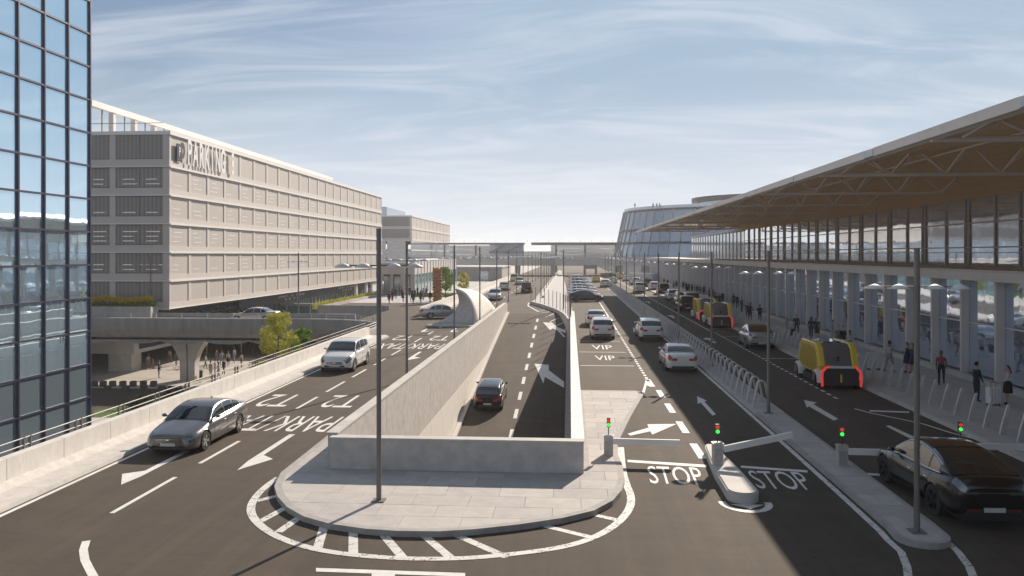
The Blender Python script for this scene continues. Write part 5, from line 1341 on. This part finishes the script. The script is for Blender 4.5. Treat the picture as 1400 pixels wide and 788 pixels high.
def person(name_lab, top, bottom, skin=0, hair=(.03,.02,.015), stride=.0, armL=(0,0), armR=(0,0), skirt=False, near=False, longhair=False, h=1.75, sleeve=True, bareleg=False, group=None, shoes=(.02,.02,.02)):
    """faces +Y. armX = (forward swing deg, elbow bend deg)"""
    k = h/1.75; s = stride
    t = thing('person', name_lab, 'person', (0,0,0), 0, group)
    N_ = {}
    V = lambda x, y, z: (x*k, y*k, z*k)
    N_['pelvis'] = (V(0,0,.96), (.155*k,.115*k)); N_['waist'] = (V(0,.0,1.10), (.135*k,.10*k)); N_['chest'] = (V(0,0,1.30), (.165*k,.115*k)); N_['neckb'] = (V(0,0,1.45), (.08*k,.075*k)); N_['neck'] = (V(0,.01,1.52), .052*k); N_['head0'] = (V(0,.02,1.58), .06*k)
    E = [('pelvis','waist',1),('waist','chest',0),('chest','neckb',0),('neckb','neck',2),('neck','head0',2)]
    for sd_, sx in (('L',-1),('R',1)):
        st = s*sx
        hipx = .095*sx
        kn = V(hipx, .28*st+.02, .50); an = V(hipx, .36*st-(.12 if st < 0 else 0), .09+(.05 if st < -.2 else 0)); toe = (an[0], an[1]+.15*k, an[2]-.05*k)
        N_['hip'+sd_] = (V(hipx,0,.90), .10*k); N_['thigh'+sd_] = (V(hipx,.14*st,.72), .082*k); N_['knee'+sd_] = (kn, .058*k); calf = tuple(kn[i]*.62+an[i]*.38 for i in range(3)); N_['calf'+sd_] = (calf, .055*k); N_['ankle'+sd_] = (an, .038*k); N_['toe'+sd_] = (toe, .035*k)
        lm = 2 if bareleg else 1
        E += [('pelvis','hip'+sd_,1),('hip'+sd_,'thigh'+sd_,1),('thigh'+sd_,'knee'+sd_,lm if not skirt else lm),('knee'+sd_,'calf'+sd_,lm),('calf'+sd_,'ankle'+sd_,lm),('ankle'+sd_,'toe'+sd_,3)]
        sw, el = (armL if sd_ == 'L' else armR)
        sh_ = Vector(V(.175*sx, 0, 1.40)); d = Vector((.16*sx, math.sin(R(sw)), -math.cos(R(sw)))).normalized(); e = sh_+d*.29*k
        d2 = Vector((.03*sx, math.sin(R(sw+el)), -math.cos(R(sw+el)))).normalized(); w = e+d2*.25*k
        N_['sh'+sd_] = (tuple(sh_), .06*k); N_['ua'+sd_] = (tuple(sh_+d*.12*k), .052*k); N_['el'+sd_] = (tuple(e), .042*k); N_['fa'+sd_] = (tuple(e+d2*.08*k), .040*k); N_['wr'+sd_] = (tuple(w), .027*k)
        E += [('chest','sh'+sd_,0),('sh'+sd_,'ua'+sd_,0),('ua'+sd_,'el'+sd_,0 if sleeve else 2),('el'+sd_,'fa'+sd_,0 if sleeve else 2),('fa'+sd_,'wr'+sd_,0 if sleeve else 2)]
        pm_ = w+d2*.075*k; N_['pa'+sd_] = (tuple(pm_), (.036*k,.018*k)); E.append(('wr'+sd_,'pa'+sd_,2))
        if near:
            inward = Vector((-sx,0,0)); side = d2.cross(inward).normalized()
            for fi, (off, ln) in enumerate(((-.028,.062),(-.010,.074),(.010,.068),(.027,.052))):
                f0 = pm_+side*off*k+d2*.014*k; f1 = f0+(d2+inward*.25).normalized()*ln*.55*k; f2 = f1+(d2+inward*.8).normalized()*ln*.5*k
                N_['f%d0'%fi+sd_] = (tuple(f0), .010*k); N_['f%d1'%fi+sd_] = (tuple(f1), .009*k); N_['f%d2'%fi+sd_] = (tuple(f2), .007*k)
                E += [('pa'+sd_,'f%d0'%fi+sd_,2),('f%d0'%fi+sd_,'f%d1'%fi+sd_,2),('f%d1'%fi+sd_,'f%d2'%fi+sd_,2)]
            th = w+d2*.03*k+side*-.035*k; th2 = th+(d2-side*.6).normalized()*.045*k; N_['t0'+sd_] = (tuple(th), .012*k); N_['t1'+sd_] = (tuple(th2), .009*k); E += [('wr'+sd_,'t0'+sd_,2),('t0'+sd_,'t1'+sd_,2)]
        else:
            tp = pm_+d2*.07*k; N_['fg'+sd_] = (tuple(tp), (.03*k,.012*k)); E.append(('pa'+sd_,'fg'+sd_,2))
    body = skin_mesh('body', N_, E, [cloth(top), cloth(bottom), M['skin'][skin], cloth(shoes)])
    # head: shaped ellipsoid with jaw, nose, ears added to the same mesh
    bm = bmesh.new(); bm.from_mesh(body)
    hb = MB(); rws = []
    for i in range(11):
        ph = PI*i/10; z = math.cos(ph); r = math.sin(ph); rw = []
        for j in range(14):
            a = 2*PI*j/14; x = r*math.cos(a)*.078; y = r*math.sin(a)*.096; zz = z*.118
            if z < -.2: x *= 1-.35*(-z-.2); y *= 1-.18*(-z-.2)
            if abs(j-3.5) < .6 and -.35 < z < .1: y += .022
            rw.append((x*k, (y+.02)*k, (zz+1.655)*k))
        rws.append(rw)
    hb.grid(rws, 0, close=True)
    for sx in (-1, 1): hb.lathe([(0,-.008),(.03,-.006),(.03,.006),(0,.01)], 8, (sx*.08*k, .01*k, 1.65*k), axis='x')
    vs = [bm.verts.new(p) for p in hb.v]
    for f in hb.f:
        try: nf = bm.faces.new([vs[i] for i in f]); nf.material_index = 2; nf.smooth = True
        except ValueError: pass
    bm.to_mesh(body); bm.free()
    inst('body', body, t)
    hr = MB(); rws = []
    for i in range(8):
        ph = PI*.62*i/7; rw = []
        for j in range(14):
            a = 2*PI*j/14; f = math.sin(a)
            z = math.cos(ph)*.128; cut = 1 if f < .25 else .45
            ph2 = ph*(cut if f >= .25 else 1.0); z = math.cos(ph2)*.130; r = math.sin(ph2)
            rw.append((r*math.cos(a)*.088*k, (r*f*.107+.012)*k, (z+1.66)*k))
        rws.append(rw)
    hr.grid(rws, 0, close=True)
    if longhair:
        hr.grid([[(x_*k, (-.075-.02*q)*k, (1.66-q*.12)*k) for x_ in (-.08,-.04,0,.04,.08)] for q in range(3)]); hr.grid([[(x_*k, (-.10-.02*q)*k, (1.67-q*.12)*k) for x_ in (-.07,-.04,0,.04,.07)] for q in range(3)])
    hr.obj('hair', cloth(hair), t, smooth=True)
    if skirt:
        sk = MB(); sk.lathe([(.12*k,1.08*k),(.165*k,.96*k),(.19*k,.75*k),(.20*k,.55*k)], 14); sk.obj('skirt', cloth(bottom), t, smooth=True)
    if near:
        fc = MB()
        for sx in (-1, 1): fc.lathe([(0,.010),(.011,.006),(.012,0)], 8, (0,0,0), axis='x')
        eb = MB()
        for sx in (-1, 1): eb.box((sx*.032-.013)*k, (sx*.032+.013)*k, .106*k, .112*k, 1.662*k, 1.672*k)
        eb.obj('eyes', cloth((.02,.02,.02)), t); mb_ = MB(); mb_.box(-.022*k, .022*k, .098*k, .108*k, 1.588*k, 1.596*k); mb_.obj('mouth', cloth((.3,.1,.09)), t)
    return t
def pplace(p, px, py, z, rz):
    g = G(px, py, z); p.location = (g[0], g[1], z); p.rotation_euler = (0, 0, R(rz)); return p
NAVY, BLK, WHT, GRY, RED, BEI = (.015,.02,.04), (.012,.012,.014), (.5,.49,.47), (.12,.12,.13), (.28,.04,.05), (.4,.33,.25)
Z1 = .15
p_man = pplace(person('man in a dark navy suit standing beside the pale suitcase', NAVY, NAVY, 0, near=True, armL=(5,15), armR=(8,20), h=1.8), 1335, 550, Z1, -80)
p_wom = pplace(person('woman in a pale blouse and black skirt facing the man in the suit', WHT, BLK, 0, near=True, skirt=True, bareleg=True, armL=(25,40), armR=(5,15), h=1.72, longhair=True, hair=(.08,.03,.02)), 1378, 554, Z1, 75)
p_red = pplace(person('person in a red top and black trousers walking past the bollards', RED, BLK, 1, near=True, stride=.35, armL=(20,35), armR=(-15,20), sleeve=False, h=1.74), 1287, 527, Z1, 150)
p_wht = pplace(person('person in a pale shirt and grey trousers reaching out by the white board', (.42,.40,.43), (.25,.25,.27), 1, near=True, stride=.5, armR=(55,25), armL=(-10,20), hair=(.15,.02,.03), h=1.76), 1216, 509, Z1, -70)
p_w1 = pplace(person('woman in a short dark dress with one arm stretched to the left', NAVY, NAVY, 0, near=True, skirt=True, bareleg=True, armL=(70,10), armR=(5,10), sleeve=False, longhair=True, h=1.7, hair=(.12,.05,.02)), 1240, 510, Z1, 80)
p_w2 = pplace(person('woman in a blue dress half hidden behind the nearest lamp post', (.03,.04,.12), (.03,.04,.12), 0, skirt=True, bareleg=True, h=1.68, longhair=True), 1247, 511, Z1, 110)
p_a = pplace(person('person in a white top and mustard trousers just behind the nearest pod', (.45,.42,.36), (.24,.15,.05), 1, stride=.4, armL=(20,20), h=1.7), 1162, 488, Z1, 160)
p_b = pplace(person('person in a green grey shirt behind the nearest pod', (.16,.22,.20), GRY, 0, stride=.2), 1146, 480, Z1, 180)
p_c = pplace(person('person in black standing close behind the person in the green grey shirt', BLK, BLK, 0), 1153, 481, Z1, 200)
p_d = pplace(person('person in a pink grey shirt beside the fins behind the nearest pod', (.34,.27,.30), (.35,.35,.36), 0), 1138, 470, Z1, 90)
p_e = pplace(person('man in black walking with a black bag beyond the nearest pod', BLK, BLK, 0, stride=.5), 1089, 459, Z1, 150)
p_f = pplace(person('woman in black walking, left of the pair past the nearest pod', BLK, NAVY, 1, stride=.35, longhair=True), 1109, 464, Z1, 170)
p_g = pplace(person('woman in a dark dress, right of the pair past the nearest pod', NAVY, NAVY, 0, skirt=True, bareleg=True, longhair=True), 1117, 465, Z1, 190)
p_h = pplace(person('child in a pale pink top beside the man with the black bag', (.45,.3,.3), (.4,.35,.33), 0, h=1.15), 1076, 450, Z1, 180)
p_i = pplace(person('broad figure in black by the bollards beyond the silver fastback', BLK, BLK, 1, armL=(10,30), armR=(10,30)), 1039, 441, Z1, 180)
# luggage
sc_ = G(1358, 554, Z1); su = thing('suitcase', 'large pale upright suitcase between the man in the suit and the woman', 'suitcase', (sc_[0], sc_[1], Z1), R(10))
b = MB(); b.box(-.28,.28,-.15,.15,.06,.80); o = b.obj('shell', M['lampw'], su); md_ = o.modifiers.new('b','BEVEL'); md_.width = .05; md_.segments = 3
b = MB(); b.bar((-.12,0,.8),(-.12,0,1.02),.012,6); b.bar((.12,0,.8),(.12,0,1.02),.012,6); b.bar((-.12,0,1.02),(.12,0,1.02),.016,6); b.obj('handle', M['dark'], su)
for xx in (-.2, .2):
    for y_ in (-.1, .1): ubox('castor', M['dark'], su, xx-.03, xx+.03, y_-.02, y_+.02, 0, .06)
for xx in (-.14, 0, .14): ubox('rib', M['galv'], su, xx-.01, xx+.01, -.158, -.151, .12, .74)
bd = G(1194, 506, Z1); wbd = thing('luggage_board', 'pale rectangular board standing on the pavement among the bollards', 'board', (bd[0], bd[1], Z1), R(5))
boxo('panel', M['lampw'], wbd, -.35, .35, -.03, .03, .1, 1.02)
for xx in (-.3, .27): ubox('foot', M['dark'], wbd, xx, xx+.05, -.2, .2, 0, .1)
bg_ = G(1083, 459, Z1); b = MB(); b.box(-.18,.18,-.12,.12,.0,.55); b.bar((0,0,.55),(0,0,.8),.015,5); o = b.obj('black_bag', M['dark']); o.location = (bg_[0], bg_[1], Z1); tag(o, 'black wheeled bag pulled by the man in black', 'bag')
# crowd prototypes copied
protos = [p_e, p_f, p_c, p_i, p_g, p_b]
crowd = [(1008,419),(1003,417),(988,413),(975,410),(962,402),(957,401),(951,397),(946,399),(942,396),(938,395),(925,391),(921,393),(913,389),(908,388),(1014,424),(970,407),(934,393),(978,411),(940,399),(953,401)]
for i, (px, py) in enumerate(crowd):
    yy = py+ (4 if py < 400 else 3)
    g = G(px, yy, Z1); 
    dup(protos[i % 6], (g[0], g[1], Z1), R(random.uniform(130, 230)), 'small dark clad figure in the crowd far along the terminal pavement', 'far crowd on the terminal pavement')
for i, (px, py) in enumerate(((979,412),(984,413),(1022,429),(1026,430))):
    g = G(px, py+8, Z1); dup(protos[i], (g[0], g[1], Z1), R(150+i*20), ['person in dark clothes left of a standing pair by the glass fins','person in dark clothes right of a standing pair by the glass fins','dark figure left of the group beside the second pod','dark figure right of the group beside the second pod'][i], 'people beside the second pod')
# lower plaza
low = [(203,505,'man in a pale shirt on the lit lower plaza, left of a pair'),(209,504,'shorter person in a pale top on the lit lower plaza, right of a pair'),(217,517,'man in a black suit alone on the lower plaza beside the pier'),(262,502,'person in blue right of the pier on the lower plaza'),(288,517,'leftmost of the group by the parapet on the lower plaza'),(294,514,'second person of the group by the parapet on the lower plaza'),(299,519,'middle person of the group by the parapet on the lower plaza'),(306,513,'person in black and white right of the group on the lower plaza'),(312,501,'person in a white top and black trousers farther up the lower plaza')]
lp_ = [p_a, p_h, p_man, p_b, p_d, p_d, p_wht, p_e, p_wom]
for (px, py, lab), pr in zip(low, lp_):
    d = FPX*12.77/(py-348); x, y, _ = XY(px, d); o = dup(pr, (x, y, -5.97), R(random.uniform(0, 360)), lab, 'people on the lower plaza')
for i, (px, py) in enumerate(((232,497),(241,500),(170,500),(150,497),(268,498),(320,496),(281,505),(296,498),(303,500),(330,503))):
    d = FPX*12.77/(py-348); x, y, _ = XY(px, d); dup(lp_[(i*3) % 9], (x, y, -5.97), R(i*47), 'distant figure walking on the lower plaza, %s from the left of the scattered walkers' % ordn([2,3,1,0,4,8,5,6,7,9][i]).replace('nearest','first'), 'walkers on the lower plaza')
# far plaza people
for i, px in enumerate((532,537,541,546,551,556,560,563,567,571,575,579,583,588,536,549,565,577)):
    d = 108+ (i*7 % 22); x, y, _ = XY(px, d); dup(protos[i % 6], (x, y, -.01), R(random.uniform(0,360)), 'tiny dark figure on the bright far plaza beyond the viaduct', 'people on the far plaza')
for i, (px, lab) in enumerate(((868,'lone figure on the left of the curved glass roof'),(893,'left one of three figures on the curved glass roof'),(898,'middle one of three figures on the curved glass roof'),(902,'right one of three figures on the curved glass roof'))):
    x, y, _ = XY(px, 262); dup(protos[i], (x, y, 22.0), R(180), lab, 'people on the curved glass roof')

# ================================================================== HAZE
hzm = bpy.data.materials.new('air'); hzm.use_nodes = True; nt = hzm.node_tree; nt.nodes.clear()
pv = nt.nodes.new('ShaderNodeVolumePrincipled'); pv.inputs['Density'].default_value = .0003; pv.inputs['Color'].default_value = (.97, .98, 1, 1); pv.inputs['Anisotropy'].default_value = .3
ou = nt.nodes.new('ShaderNodeOutputMaterial'); nt.links.new(pv.outputs[0], ou.inputs['Volume'])
b = MB(); b.box(-950, 950, -250, 1550, -7.6, 33); hzo = b.obj('haze', hzm); hzo['kind'] = 'stuff'
